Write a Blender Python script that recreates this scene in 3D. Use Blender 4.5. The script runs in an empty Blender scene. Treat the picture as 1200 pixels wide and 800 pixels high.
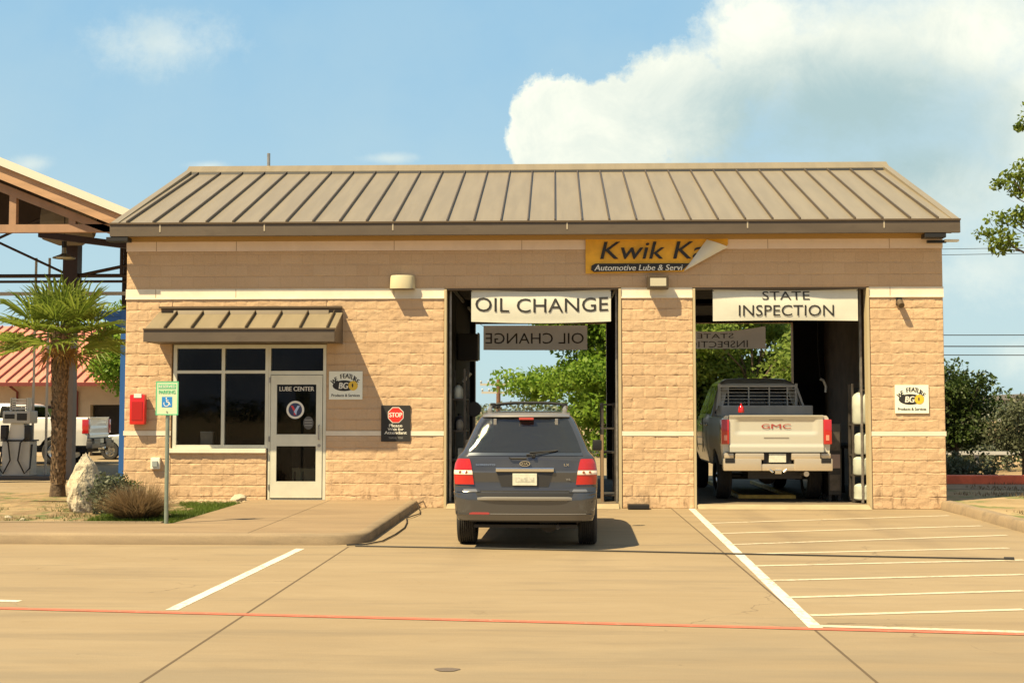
import bpy, bmesh, math, random
import numpy as np
from mathutils import Vector, Matrix

R = math.radians
SC = bpy.context.scene
COL = SC.collection
rnd = random.Random(7)

# ------------------------------------------------------------------ camera
cam_d = bpy.data.cameras.new('camera'); cam = bpy.data.objects.new('camera', cam_d); COL.objects.link(cam)
cam_d.sensor_width = 36; cam_d.lens = 43.5; cam_d.clip_start = 0.1; cam_d.clip_end = 3000
cam.location = (0, -22.66, 1.77)
cam.rotation_euler = (R(90 + 3.195), 0, R(1.975))
SC.camera = cam

# ------------------------------------------------------------------ sun and exposure
SUN_DIR = Vector((1.19, 1.0, -2.27)).normalized()          # the way the light travels
sun_d = bpy.data.lights.new('sun', 'SUN'); sun_d.energy = 5.0; sun_d.angle = R(0.6); sun_d.color = (1.0, 0.80, 0.47)
sun = bpy.data.objects.new('sun', sun_d); COL.objects.link(sun)
sun.rotation_euler = SUN_DIR.to_track_quat('-Z', 'Y').to_euler()
sun.location = (-10, -10, 30)
SC.view_settings.view_transform = 'Standard'
SC.view_settings.look = 'None'
SC.view_settings.exposure = 1.0
SC.view_settings.gamma = 1.0
SC.view_settings.use_curve_mapping = False

# ------------------------------------------------------------------ world
class N:
    """tiny node-graph helper"""
    def __init__(s, tree):
        s.t = tree; s.n = tree.nodes; s.l = tree.links
    def new(s, typ, **kw):
        n = s.n.new(typ)
        for k, v in kw.items(): setattr(n, k, v)
        return n
    def put(s, sock, v):
        if hasattr(v, 'links') or isinstance(v, bpy.types.NodeSocket): s.l.new(v, sock)
        else: sock.default_value = v
    def math(s, op, a, b=0.0, c=None, clamp=False):
        n = s.new('ShaderNodeMath', operation=op); n.use_clamp = clamp
        s.put(n.inputs[0], a); s.put(n.inputs[1], b)
        if c is not None: s.put(n.inputs[2], c)
        return n.outputs[0]
    def noise(s, vec, scale, detail=4, rough=0.55, dist=0.0):
        n = s.new('ShaderNodeTexNoise'); s.put(n.inputs['Vector'], vec)
        n.inputs['Scale'].default_value = scale; n.inputs['Detail'].default_value = detail
        n.inputs['Roughness'].default_value = rough; n.inputs['Distortion'].default_value = dist
        return n.outputs[0]
    def ramp(s, fac, lo, hi, a=0.0, b=1.0, smooth=True):
        n = s.new('ShaderNodeMapRange'); n.interpolation_type = 'SMOOTHSTEP' if smooth else 'LINEAR'
        s.put(n.inputs[0], fac); n.inputs[1].default_value = lo; n.inputs[2].default_value = hi
        n.inputs[3].default_value = a; n.inputs[4].default_value = b
        return n.outputs[0]
    def mix(s, fac, a, b, typ='MIX'):
        n = s.new('ShaderNodeMix', data_type='RGBA', blend_type=typ)
        s.put(n.inputs[0], fac)
        for sock, v in ((n.inputs[6], a), (n.inputs[7], b)):
            if isinstance(v, tuple): sock.default_value = (*v[:3], 1)
            else: s.put(sock, v)
        return n.outputs[2]
    def scale(s, vec, sx, sy, sz):
        n = s.new('ShaderNodeVectorMath', operation='MULTIPLY'); s.put(n.inputs[0], vec)
        n.inputs[1].default_value = (sx, sy, sz); return n.outputs[0]

def build_world():
    w = bpy.data.worlds.new('World'); SC.world = w; w.use_nodes = True
    g = N(w.node_tree); g.n.clear()
    out = g.new('ShaderNodeOutputWorld'); bg = g.new('ShaderNodeBackground')
    sky = g.new('ShaderNodeTexSky', sky_type='NISHITA'); sky.sun_disc = False
    sky.sun_elevation = math.asin(-SUN_DIR.z)
    sky.sun_rotation = math.atan2(-SUN_DIR.x, -SUN_DIR.y)
    sky.air_density = 1.0; sky.dust_density = 0.9; sky.ozone_density = 1.6; sky.altitude = 200
    tc = g.new('ShaderNodeTexCoord'); sep = g.new('ShaderNodeSeparateXYZ'); g.l.new(tc.outputs['Generated'], sep.inputs[0])
    X, Y, Z = sep.outputs
    ya = g.math('MAXIMUM', g.math('ABSOLUTE', Y), 0.08)
    u = g.math('DIVIDE', X, ya); v = g.math('DIVIDE', Z, ya)
    comb = g.new('ShaderNodeCombineXYZ'); g.l.new(u, comb.inputs[0]); g.l.new(v, comb.inputs[1]); g.put(comb.inputs[2], g.math('SIGN', Y))
    P = comb.outputs[0]
    def blob(cx, cy, rx, ry):          # cloud mass centred on a direction (u, v)
        a = g.math('DIVIDE', g.math('SUBTRACT', u, cx), rx); b = g.math('DIVIDE', g.math('SUBTRACT', v, cy), ry)
        d = g.math('SQRT', g.math('ADD', g.math('MULTIPLY', a, a), g.math('MULTIPLY', b, b)))
        return g.math('SUBTRACT', 1.0, d)
    def px(x, y, rx, ry): return ((x - 650) / 1450, (481 - y) / 1450, rx / 1450, ry / 1450)
    big = None
    for b in ((650, 150, 66, 74), (735, 150, 95, 66), (815, 125, 100, 88), (895, 45, 88, 120), (1010, 85, 210, 150), (1140, 40, 200, 120), (1230, 140, 140, 160), (1080, 215, 170, 80)):
        k = blob(*px(*b)); big = k if big is None else g.math('MAXIMUM', big, k)
    n1 = g.noise(P, 13, 10, 0.66, 0.4); n2 = g.noise(P, 42, 8, 0.68)
    edge = g.math('ADD', g.math('MULTIPLY', g.math('SUBTRACT', n1, 0.5), 0.9), g.math('MULTIPLY', g.math('SUBTRACT', n2, 0.5), 0.5))
    n5 = g.noise(P, 95, 6, 0.7); edge = g.math('ADD', edge, g.math('MULTIPLY', g.math('SUBTRACT', n5, 0.5), 0.22))
    dens = g.math('ADD', big, edge)
    # crisp on the upper left, soft to the lower right
    soft = g.ramp(u, 0.0, 0.3, 0.12, 0.75)
    a_big = g.math('DIVIDE', g.math('SUBTRACT', dens, 0.04), soft, clamp=True)
    low = g.ramp(v, 0.04, 0.20, 0.25, 1.0); a_big = g.math('MULTIPLY', a_big, low)
    sm = None
    for b in ((180, 42, 130, 52), (20, 186, 34, 14), (1150, 320, 110, 60), (1190, 420, 60, 40), (455, 182, 45, 9), (235, 190, 34, 9)):
        k = blob(*px(*b)); sm = k if sm is None else g.math('MAXIMUM', sm, k)
    a_sm = g.ramp(g.math('ADD', sm, g.math('MULTIPLY', edge, 1.7)), 0.0, 1.2, 0, 0.55)
    # clouds over the rest of the sky
    n3 = g.noise(P, 4.2, 8, 0.58, 0.5)
    front = g.ramp(Y, 0.2, 0.6, 1.0, 0.0)
    a_rest = g.math('MULTIPLY', g.ramp(n3, 0.44, 0.60, 0, 0.95), front)
    fwd = g.ramp(Y, 0.3, 0.5)
    a = g.math('MAXIMUM', g.math('MULTIPLY', g.math('MAXIMUM', a_big, a_sm), fwd), a_rest)
    a = g.math('MULTIPLY', a, g.ramp(Z, -0.01, 0.03))
    # thin haze veil
    n4 = g.noise(P, 5, 5, 0.6)
    veil = g.math('MULTIPLY', g.ramp(n4, 0.35, 0.75), 0.22)
    vr = g.math('MULTIPLY', g.ramp(u, 0.0, 0.3), 0.5); veil = g.math('MAXIMUM', veil, vr)
    # cloud body colour: lit towards the sun side, blue grey inside
    ins = g.math('MULTIPLY', g.ramp(g.math('ADD', blob(*px(985, 165, 300, 150)), g.math('MULTIPLY', g.math('SUBTRACT', n1, 0.5), 0.7)), -0.1, 0.75), fwd)
    ins = g.math('MAXIMUM', ins, g.math('MULTIPLY', g.ramp(n1, 0.35, 0.7), 0.35))
    cc = g.mix(ins, (8.9, 9.0, 7.7), (3.7, 5.1, 5.3))
    skyc = g.mix(1.0, sky.outputs[0], (0.62, 0.98, 1.02), 'MULTIPLY')
    tgt = g.mix(g.ramp(Z, 0.0, 0.42), (4.9, 6.4, 6.7), (2.4, 4.8, 7.0))
    tgt = g.mix(g.ramp(Z, 0.40, 0.75), tgt, (1.6, 2.6, 4.6))
    tgt = g.mix(g.ramp(Y, 0.35, -0.1), tgt, g.mix(g.ramp(Z, 0.0, 0.6), (2.5, 2.9, 4.3), (1.7, 2.6, 4.6)))
    skyc = g.mix(0.85, skyc, tgt)
    skyc = g.mix(veil, skyc, (5.0, 6.3, 6.4))
    cc = g.mix(front, cc, g.mix(g.ramp(n1, 0.35, 0.7), (6.0, 6.2, 5.8), (1.6, 1.9, 2.1)))
    fin = g.mix(a, skyc, cc)
    g.l.new(fin, bg.inputs[0]); bg.inputs[1].default_value = 0.060
    g.l.new(bg.outputs[0], out.inputs[0])
build_world()

# ------------------------------------------------------------------ materials
MATS = {}
def mat(name, color, rough=0.6, metal=0.0, var=0.0, vscale=3.0, bump=0.0, bscale=20.0, coat=0.0, spec=0.5, color2=None, stretch=(1, 1, 1), translucent=0.0, noise2=None):
    if name in MATS: return MATS[name]
    m = bpy.data.materials.new(name); m.use_nodes = True; MATS[name] = m
    g = N(m.node_tree); p = g.n['Principled BSDF']
    p.inputs['Roughness'].default_value = rough; p.inputs['Metallic'].default_value = metal
    p.inputs['Coat Weight'].default_value = coat; p.inputs['Coat Roughness'].default_value = 0.05
    p.inputs['Specular IOR Level'].default_value = spec
    p.inputs['Base Color'].default_value = (*color, 1)
    m.diffuse_color = (*color, 1)
    tc = g.new('ShaderNodeTexCoord'); vec = g.scale(tc.outputs['Object'], *stretch)
    if var or color2:
        f = g.noise(vec, vscale, 6, 0.6)
        c2 = color2 or tuple(c * (1 - var) for c in color)
        c1 = color if color2 else tuple(min(1, c * (1 + var)) for c in color)
        c = g.mix(g.ramp(f, 0.32, 0.68), c1, c2)
        if noise2:
            f2 = g.noise(vec, noise2[0], 5, 0.65); c = g.mix(g.ramp(f2, noise2[2], noise2[3]), c, noise2[1])
        g.l.new(c, p.inputs['Base Color'])
    if bump:
        b = g.new('ShaderNodeBump'); b.inputs['Strength'].default_value = 1.0; b.inputs['Distance'].default_value = bump
        g.l.new(g.noise(vec, bscale, 5, 0.6), b.inputs['Height']); g.l.new(b.outputs[0], p.inputs['Normal'])
    if translucent:
        o = g.n['Material Output']; tr = g.new('ShaderNodeBsdfTranslucent'); ms = g.new('ShaderNodeMixShader')
        if p.inputs['Base Color'].links: g.l.new(p.inputs['Base Color'].links[0].from_socket, tr.inputs[0])
        else: tr.inputs[0].default_value = (*color, 1)
        ms.inputs[0].default_value = translucent
        g.l.new(p.outputs[0], ms.inputs[1]); g.l.new(tr.outputs[0], ms.inputs[2]); g.l.new(ms.outputs[0], o.inputs[0])
    return m

def mat_glass(name, tint=(0.02, 0.02, 0.02), see=0.6, rough=0.02):
    """window glass: a reflecting pane one can partly see through"""
    if name in MATS: return MATS[name]
    m = bpy.data.materials.new(name); m.use_nodes = True; MATS[name] = m
    g = N(m.node_tree); g.n.clear(); o = g.new('ShaderNodeOutputMaterial')
    gl = g.new('ShaderNodeBsdfGlossy'); gl.inputs['Roughness'].default_value = rough
    tr = g.new('ShaderNodeBsdfTransparent'); tr.inputs[0].default_value = (see, see, see, 1)
    df = g.new('ShaderNodeBsdfDiffuse'); df.inputs[0].default_value = (*tint, 1)
    m1 = g.new('ShaderNodeMixShader'); m1.inputs[0].default_value = 0.85
    g.l.new(df.outputs[0], m1.inputs[1]); g.l.new(tr.outputs[0], m1.inputs[2])
    fr = g.new('ShaderNodeFresnel'); fr.inputs[0].default_value = 1.28
    m2 = g.new('ShaderNodeMixShader'); g.l.new(fr.outputs[0], m2.inputs[0])
    g.l.new(m1.outputs[0], m2.inputs[1]); g.l.new(gl.outputs[0], m2.inputs[2]); g.l.new(m2.outputs[0], o.inputs[0])
    return m

def mat_block(name, c1, c2, rough=0.9):
    """split face concrete block: courses of 20 cm, stains and grain; relief is real geometry on the front wall"""
    if name in MATS: return MATS[name]
    m = bpy.data.materials.new(name); m.use_nodes = True; MATS[name] = m
    g = N(m.node_tree); p = g.n['Principled BSDF']; p.inputs['Roughness'].default_value = rough
    p.inputs['Specular IOR Level'].default_value = 0.2
    tc = g.new('ShaderNodeTexCoord'); sep = g.new('ShaderNodeSeparateXYZ'); g.l.new(tc.outputs['Object'], sep.inputs[0])
    cb = g.new('ShaderNodeCombineXYZ'); g.put(cb.inputs[0], g.math('ADD', sep.outputs[0], sep.outputs[1])); g.put(cb.inputs[1], sep.outputs[2])
    br = g.new('ShaderNodeTexBrick'); g.l.new(cb.outputs[0], br.inputs['Vector'])
    br.inputs['Scale'].default_value = 1; br.inputs['Brick Width'].default_value = 0.4065; br.inputs['Row Height'].default_value = 0.2025
    br.inputs['Mortar Size'].default_value = 0.005; br.inputs['Mortar Smooth'].default_value = 0.4; br.inputs['Bias'].default_value = 0.0
    br.inputs['Color1'].default_value = (*c1, 1); br.inputs['Color2'].default_value = (*c2, 1)
    br.inputs['Mortar'].default_value = (*[c * 0.90 for c in c2], 1)
    o = tc.outputs['Object']
    grain = g.ramp(g.noise(o, 55, 4, 0.7), 0.3, 0.75)
    c = g.mix(g.math('MULTIPLY', grain, 0.35), br.outputs[0], tuple(x * 0.62 for x in c2))
    pits = g.ramp(g.noise(o, 120, 3, 0.6), 0.60, 0.70)
    c = g.mix(g.math('MULTIPLY', pits, 0.30), c, tuple(x * 0.45 for x in c2))
    big = g.ramp(g.noise(o, 0.7, 5, 0.6), 0.35, 0.75)
    c = g.mix(g.math('MULTIPLY', big, 0.25), c, tuple(min(1, x * 1.18) for x in c1))
    # splash dirt along the foot of the wall, with its own ragged shape
    zf = g.ramp(sep.outputs[2], 0.12, 0.55, 1.0, 0.0)
    dirt = g.math('MULTIPLY', g.math('MULTIPLY', zf, g.ramp(g.noise(g.scale(o, 3, 3, 1.0), 2.6, 6, 0.7), 0.5, 0.68)), 0.75)
    c = g.mix(dirt, c, (0.16, 0.10, 0.06))
    g.l.new(c, p.inputs['Base Color'])
    b = g.new('ShaderNodeBump'); b.inputs['Distance'].default_value = 0.016; b.inputs['Strength'].default_value = 0.9
    h = g.math('ADD', g.math('MULTIPLY', g.noise(o, 32, 6, 0.75), 0.8), g.math('MULTIPLY', br.outputs['Fac'], -0.15))
    g.l.new(h, b.inputs['Height']); g.l.new(b.outputs[0], p.inputs['Normal'])
    return m

def mat_concrete(name, c1, c2, c3, stains=True):
    if name in MATS: return MATS[name]
    m = bpy.data.materials.new(name); m.use_nodes = True; MATS[name] = m
    g = N(m.node_tree); p = g.n['Principled BSDF']; p.inputs['Roughness'].default_value = 0.85
    p.inputs['Specular IOR Level'].default_value = 0.25
    tc = g.new('ShaderNodeTexCoord'); o = tc.outputs['Object']
    a = g.ramp(g.noise(g.scale(o, 0.3, 1.0, 1), 0.9, 8, 0.72, 0.8), 0.34, 0.64)
    c = g.mix(a, c1, c2)
    b_ = g.ramp(g.noise(g.scale(o, 0.16, 1.3, 1), 1.7, 6, 0.7, 0.3), 0.47, 0.68)
    c = g.mix(g.math('MULTIPLY', b_, 0.6), c, c3)
    gr = g.ramp(g.noise(o, 70, 4, 0.75), 0.3, 0.7)
    c = g.mix(g.math('MULTIPLY', gr, 0.22), c, tuple(x * 0.55 for x in c2))
    if stains:
        vo = g.new('ShaderNodeTexVoronoi'); vo.inputs['Scale'].default_value = 0.9; g.l.new(o, vo.inputs['Vector'])
        sp = g.ramp(g.math('ADD', vo.outputs['Distance'], g.math('MULTIPLY', g.noise(o, 6, 4), 0.25)), 0.10, 0.19, 1, 0)
        c = g.mix(g.math('MULTIPLY', sp, 0.4), c, (0.17, 0.12, 0.07))
        vc = g.new('ShaderNodeTexVoronoi', feature='DISTANCE_TO_EDGE'); vc.inputs['Scale'].default_value = 0.33
        wv = g.new('ShaderNodeVectorMath', operation='ADD'); g.l.new(o, wv.inputs[0]); nn = g.new('ShaderNodeTexNoise'); nn.inputs['Scale'].default_value = 1.3; nn.inputs['Detail'].default_value = 6; g.l.new(o, nn.inputs['Vector']); g.l.new(nn.outputs['Color'], wv.inputs[1]); g.l.new(wv.outputs[0], vc.inputs['Vector'])
        crack = g.math('MULTIPLY', g.ramp(vc.outputs['Distance'], 0.001, 0.005, 1, 0), g.ramp(g.noise(o, 0.35, 3), 0.52, 0.6))
        c = g.mix(g.math('MULTIPLY', crack, 0.7), c, (0.12, 0.09, 0.06))
        v2 = g.new('ShaderNodeTexVoronoi'); v2.inputs['Scale'].default_value = 3.4; g.l.new(o, v2.inputs['Vector'])
        dots = g.math('MULTIPLY', g.ramp(v2.outputs['Distance'], 0.035, 0.075, 1, 0), g.ramp(g.noise(o, 0.9, 3), 0.5, 0.62))
        c = g.mix(g.math('MULTIPLY', dots, 0.55), c, (0.11, 0.085, 0.06))
        s2 = g.new('ShaderNodeSeparateXYZ'); g.l.new(o, s2.inputs[0]); tr = None
        for cx in (-1.12, 0.42, 3.35, 4.95):      # worn tyre paths into the bays
            k = g.ramp(g.math('ABSOLUTE', g.math('SUBTRACT', g.math('ADD', s2.outputs[0], g.math('MULTIPLY', g.noise(o, 0.4, 2), 0.3)), cx + .15)), 0.08, 0.34, 1, 0)
            tr = k if tr is None else g.math('MAXIMUM', tr, k)
        tr = g.math('MULTIPLY', g.math('MULTIPLY', tr, g.ramp(s2.outputs[1], -11.5, -3.0)), g.ramp(g.noise(g.scale(o, 2, .5, 1), 1.5, 6, .65), 0.3, 0.7, .3, 1))
        c = g.mix(g.math('MULTIPLY', tr, 0.42), c, (0.15, 0.115, 0.08))
        slab = g.math('FRACT', g.math('MULTIPLY', g.math('SINE', g.math('ADD', g.math('FLOOR', g.math('DIVIDE', g.math('ADD', s2.outputs[0], 2.7), 4.8)), g.math('MULTIPLY', g.math('FLOOR', g.math('DIVIDE', s2.outputs[1], 6.0)), 3.7))), 43.7))
        c = g.mix(g.math('MULTIPLY', slab, 0.10), c, (0.42, 0.35, 0.24))
        # greyer, oil-darkened driving lane in front
        sep = g.new('ShaderNodeSeparateXYZ'); g.l.new(o, sep.inputs[0])
        lane = g.math('MULTIPLY', g.ramp(g.math('ADD', sep.outputs[1], g.math('MULTIPLY', g.noise(o, 0.5, 5, 0.6), 2.4)), -13.0, -10.9, 1, 0), 0.75)
        lane = g.math('MULTIPLY', lane, g.ramp(g.noise(g.scale(o, 0.2, 1.2, 1), 1.4, 6, 0.6), 0.35, 0.65, 0.2, 1.0))
        c = g.mix(lane, c, (0.20, 0.165, 0.115))
    g.l.new(c, p.inputs['Base Color'])
    b = g.new('ShaderNodeBump'); b.inputs['Distance'].default_value = 0.004; b.inputs['Strength'].default_value = 0.7
    g.l.new(g.noise(o, 45, 5, 0.7), b.inputs['Height']); g.l.new(b.outputs[0], p.inputs['Normal'])
    return m

def mat_leaf(name, c1, c2, c3=None, scale=1.2, tr=0.35):
    if name in MATS: return MATS[name]
    m = bpy.data.materials.new(name); m.use_nodes = True; MATS[name] = m
    g = N(m.node_tree); p = g.n['Principled BSDF']; o = g.n['Material Output']
    p.inputs['Roughness'].default_value = 0.5; p.inputs['Specular IOR Level'].default_value = 0.3
    tc = g.new('ShaderNodeTexCoord'); geo = g.new('ShaderNodeNewGeometry')
    c = g.mix(g.ramp(g.noise(tc.outputs['Object'], scale, 4, 0.6), 0.35, 0.65), c1, c2)
    c = g.mix(g.math('MULTIPLY', geo.outputs['Random Per Island'], 0.6), c, c3 or tuple(x * 1.6 for x in c1))
    g.l.new(c, p.inputs['Base Color'])
    t = g.new('ShaderNodeBsdfTranslucent'); g.l.new(c, t.inputs[0])
    ms = g.new('ShaderNodeMixShader'); ms.inputs[0].default_value = tr
    g.l.new(p.outputs[0], ms.inputs[1]); g.l.new(t.outputs[0], ms.inputs[2]); g.l.new(ms.outputs[0], o.inputs[0])
    return m

# ------------------------------------------------------------------ mesh builder
class MB:
    def __init__(s): s.v = []; s.f = []; s.m = []; s.mats = []; s.cur = 0
    def use(s, material):
        if material not in s.mats: s.mats.append(material)
        s.cur = s.mats.index(material); return s
    def add(s, vs, fs):
        b = len(s.v); s.v.extend(tuple(map(float, p)) for p in vs)
        for f in fs: s.f.append(tuple(b + i for i in f)); s.m.append(s.cur)
        return s
    def box(s, x0, x1, y0, y1, z0, z1, rz=0.0, c=None, bev=0.0):
        if bev > 0:
            bm = bmesh.new(); bmesh.ops.create_cube(bm, size=1)
            for v in bm.verts: v.co = Vector((x0 + (v.co.x + .5) * (x1 - x0), y0 + (v.co.y + .5) * (y1 - y0), z0 + (v.co.z + .5) * (z1 - z0)))
            bmesh.ops.bevel(bm, geom=bm.edges[:], offset=bev, segments=2, profile=0.7, affect='EDGES')
            if rz: bmesh.ops.rotate(bm, verts=bm.verts, cent=c or ((x0 + x1) / 2, (y0 + y1) / 2, 0), matrix=Matrix.Rotation(rz, 3, 'Z'))
            return s.bm(bm)
        vs = [(x, y, z) for z in (z0, z1) for x, y in ((x0, y0), (x1, y0), (x1, y1), (x0, y1))]
        if rz:
            cx, cy = (c[0], c[1]) if c else ((x0 + x1) / 2, (y0 + y1) / 2); ca, sa = math.cos(rz), math.sin(rz)
            vs = [(cx + (x - cx) * ca - (y - cy) * sa, cy + (x - cx) * sa + (y - cy) * ca, z) for x, y, z in vs]
        return s.add(vs, [(3, 2, 1, 0), (4, 5, 6, 7), (0, 1, 5, 4), (1, 2, 6, 5), (2, 3, 7, 6), (3, 0, 4, 7)])
    def bm(s, bm):
        bm.verts.index_update()
        s.add([v.co[:] for v in bm.verts], [[v.index for v in f.verts] for f in bm.faces]); bm.free(); return s
    def tube(s, pts, r, n=8, cap=True, closed=False):
        pts = [Vector(p) for p in pts]; k = len(pts); rs = r if isinstance(r, (list, tuple)) else [r] * k
        vs = []; ref = None
        for i, p in enumerate(pts):
            d = (pts[min(i + 1, k - 1)] - pts[max(i - 1, 0)])
            if d.length < 1e-9: d = Vector((0, 0, 1))
            d.normalize()
            if ref is None: ref = d.orthogonal().normalized()
            a = (ref - d * ref.dot(d))
            a = a.normalized() if a.length > 1e-6 else d.orthogonal().normalized()
            ref = a; b = d.cross(a)
            for j in range(n):
                t = 2 * math.pi * j / n; vs.append(p + (a * math.cos(t) + b * math.sin(t)) * rs[i])
        fs = [(i * n + j, i * n + (j + 1) % n, (i + 1) * n + (j + 1) % n, (i + 1) * n + j) for i in range(k - 1) for j in range(n)]
        if cap: fs += [tuple(range(n))[::-1], tuple((k - 1) * n + j for j in range(n))]
        return s.add(vs, fs)
    def cyl(s, p0, p1, r, n=16, r2=None): return s.tube([p0, p1], [r, r if r2 is None else r2], n)
    def lathe(s, prof, n=24, axis='Z', c=(0, 0, 0), caps=True):
        vs = []
        for r, h in prof:
            for j in range(n):
                t = 2 * math.pi * j / n; a, b = r * math.cos(t), r * math.sin(t)
                p = {'Z': (a, b, h), 'X': (h, a, b), 'Y': (a, h, b)}[axis]
                vs.append((c[0] + p[0], c[1] + p[1], c[2] + p[2]))
        k = len(prof)
        fs = [(i * n + j, i * n + (j + 1) % n, (i + 1) * n + (j + 1) % n, (i + 1) * n + j) for i in range(k - 1) for j in range(n)]
        if caps: fs += [tuple(range(n))[::-1], tuple((k - 1) * n + j for j in range(n))]
        return s.add(vs, fs)
    def prism(s, poly, a0, a1, axis='Y'):
        """polygon in the two other axes, extruded along axis"""
        def P(u, v, a): return {'Y': (u, a, v), 'Z': (u, v, a), 'X': (a, u, v)}[axis]
        n = len(poly); vs = [P(u, v, a0) for u, v in poly] + [P(u, v, a1) for u, v in poly]
        return s.add(vs, [tuple(range(n)), tuple(range(2 * n - 1, n - 1, -1))] + [(i, i + n, (i + 1) % n + n, (i + 1) % n) for i in range(n)])
    def grid(s, pts, nu, nv, thick=None):
        """pts row-major nv rows of nu points"""
        b = [tuple(p) for p in pts]
        fs = [(j * nu + i, j * nu + i + 1, (j + 1) * nu + i + 1, (j + 1) * nu + i) for j in range(nv - 1) for i in range(nu - 1)]
        s.add(b, fs)
        if thick:
            loop = [i for i in range(nu)] + [j * nu + nu - 1 for j in range(1, nv)] + [(nv - 1) * nu + i for i in range(nu - 2, -1, -1)] + [j * nu for j in range(nv - 2, 0, -1)]
            top = [b[i] for i in loop]; bot = [tuple(Vector(p) + Vector(thick)) for p in top]; n = len(top)
            s.add(top + bot, [(i, (i + 1) % n, (i + 1) % n + n, i + n) for i in range(n)])
        return s
    def build(s, name, material=None, parent=None, smooth=False, angle=35, loc=None, rot=None):
        me = bpy.data.meshes.new(name); me.from_pydata(s.v, [], s.f)
        for m_ in (s.mats or [material]): me.materials.append(m_)
        if len(s.mats) > 1: me.polygons.foreach_set('material_index', s.m)
        bm = bmesh.new(); bm.from_mesh(me)
        if len(bm.verts) < 60000: bmesh.ops.recalc_face_normals(bm, faces=bm.faces)
        bm.to_mesh(me); bm.free()
        if smooth:
            me.polygons.foreach_set('use_smooth', [True] * len(me.polygons)); me.set_sharp_from_angle(angle=R(angle))
        me.update()
        o = bpy.data.objects.new(name, me); COL.objects.link(o)
        if parent: o.parent = parent
        if loc: o.location = loc
        if rot: o.rotation_euler = rot
        return o

def tag(o, label=None, cat=None, group=None, kind=None):
    if label: o['label'] = label
    if cat: o['category'] = cat
    if group: o['group'] = group
    if kind: o['kind'] = kind
    return o
def thing(name, label, cat, loc=(0, 0, 0), rz=0.0, group=None):
    o = bpy.data.objects.new(name, None); COL.objects.link(o); o.location = loc; o.rotation_euler = (0, 0, rz)
    o.empty_display_size = 0.3
    return tag(o, label, cat, group)
def copy_tree(o, parent=None):
    c = o.copy(); COL.objects.link(c); c.parent = parent
    for ch in [x for x in list(bpy.data.objects) if x.parent == o]: copy_tree(ch, c)
    return c

_tc = {}
def text_geo(body, bold=0.0, shear=0.0):
    """flat lettering: (verts, faces) normalised so x runs 0..w, y 0..h with the cap height measured"""
    key = (body, bold, shear)
    if key in _tc: return _tc[key]
    cu = bpy.data.curves.new('lettering_curve', 'FONT'); cu.body = body; cu.size = 1; cu.offset = 0; cu.shear = shear
    cu.resolution_u = 3; cu.fill_mode = 'FRONT'
    o = bpy.data.objects.new('lettering_curve', cu); COL.objects.link(o)
    dg = bpy.context.evaluated_depsgraph_get(); me = bpy.data.meshes.new_from_object(o.evaluated_get(dg))
    vs = [v.co[:] for v in me.vertices]; fs = [tuple(p.vertices) for p in me.polygons]
    bpy.data.objects.remove(o); bpy.data.curves.remove(cu); bpy.data.meshes.remove(me)
    if not vs: vs = [(0, 0, 0)]
    x0 = min(v[0] for v in vs); x1 = max(v[0] for v in vs); y0 = min(v[1] for v in vs); y1 = max(v[1] for v in vs)
    _tc[key] = ([(v[0] - x0, v[1] - y0) for v in vs], fs, x1 - x0, y1 - y0); return _tc[key]
def put_text(mb, body, x0, x1, z0, z1, y, bold=0.0, shear=0.0, mirror=False, yf=None, fit=True):
    vs, fs, w, h = text_geo(body, bold, shear)
    sx = (x1 - x0) / w; sz = (z1 - z0) / h
    out = []
    for a, b in vs:
        x = x0 + a * sx; z = z0 + b * sz
        if mirror: x = x0 + x1 - x
        out.append((x, yf(x, z) if yf else y, z))
    if bold <= 0.006: mb.add(out, fs)
    else:      # heavier strokes: shifted copies of the flat glyphs, each a hair in front of the last
        d = bold * (z1 - z0) * 0.9
        for k in (-1, 0, 1): mb.add([(x + k * d, yy - (k + 1) * 0.0007, z) for x, yy, z in out], fs)
def arc_text(mb, body, cx, cz, rx, rz, a0, a1, size, y, bold=0.02):
    n = len(body)
    for i, ch in enumerate(body):
        if ch == ' ': continue
        t = R(a0 + (a1 - a0) * i / (n - 1)); vs, fs, w, h = text_geo(ch, bold)
        s = size / h if h else size; px_, pz = cx + rx * math.cos(t), cz + rz * math.sin(t)
        ang = (t - math.pi / 2) * 0.6
        for kk in (-1, 0, 1): mb.add([(px_ + kk * size * bold * 1.1 + ((a - w / 2) * s * 0.8) * math.cos(ang) - (b - h / 2) * s * math.sin(ang), y - (kk + 1) * .0004, pz + ((a - w / 2) * s * 0.8) * math.sin(ang) + (b - h / 2) * s * math.cos(ang)) for a, b in vs], fs)
def disc(mb, cx, cz, rx, rz, y, n=32, a0=0.0, a1=360.0):
    mb.add([(cx + rx * math.cos(R(a0 + (a1 - a0) * i / n)), y, cz + rz * math.sin(R(a0 + (a1 - a0) * i / n))) for i in range(n)], [tuple(range(n))])

# value noise for relief
_rs = np.random.RandomState(3); _tab = _rs.rand(256, 256)
def vnoise(x, y):
    xi = np.floor(x).astype(int); yi = np.floor(y).astype(int); fx = x - xi; fy = y - yi
    fx = fx * fx * (3 - 2 * fx); fy = fy * fy * (3 - 2 * fy)
    a = _tab[xi & 255, yi & 255]; b = _tab[(xi + 1) & 255, yi & 255]; c = _tab[xi & 255, (yi + 1) & 255]; d = _tab[(xi + 1) & 255, (yi + 1) & 255]
    return (a * (1 - fx) + b * fx) * (1 - fy) + (c * (1 - fx) + d * fx) * fy
def fbm(x, y, o=4):
    s = 0; a = 0.5
    for i in range(o): s = s + a * vnoise(x * 2 ** i + 17 * i, y * 2 ** i + 5 * i); a *= 0.5
    return s

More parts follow.
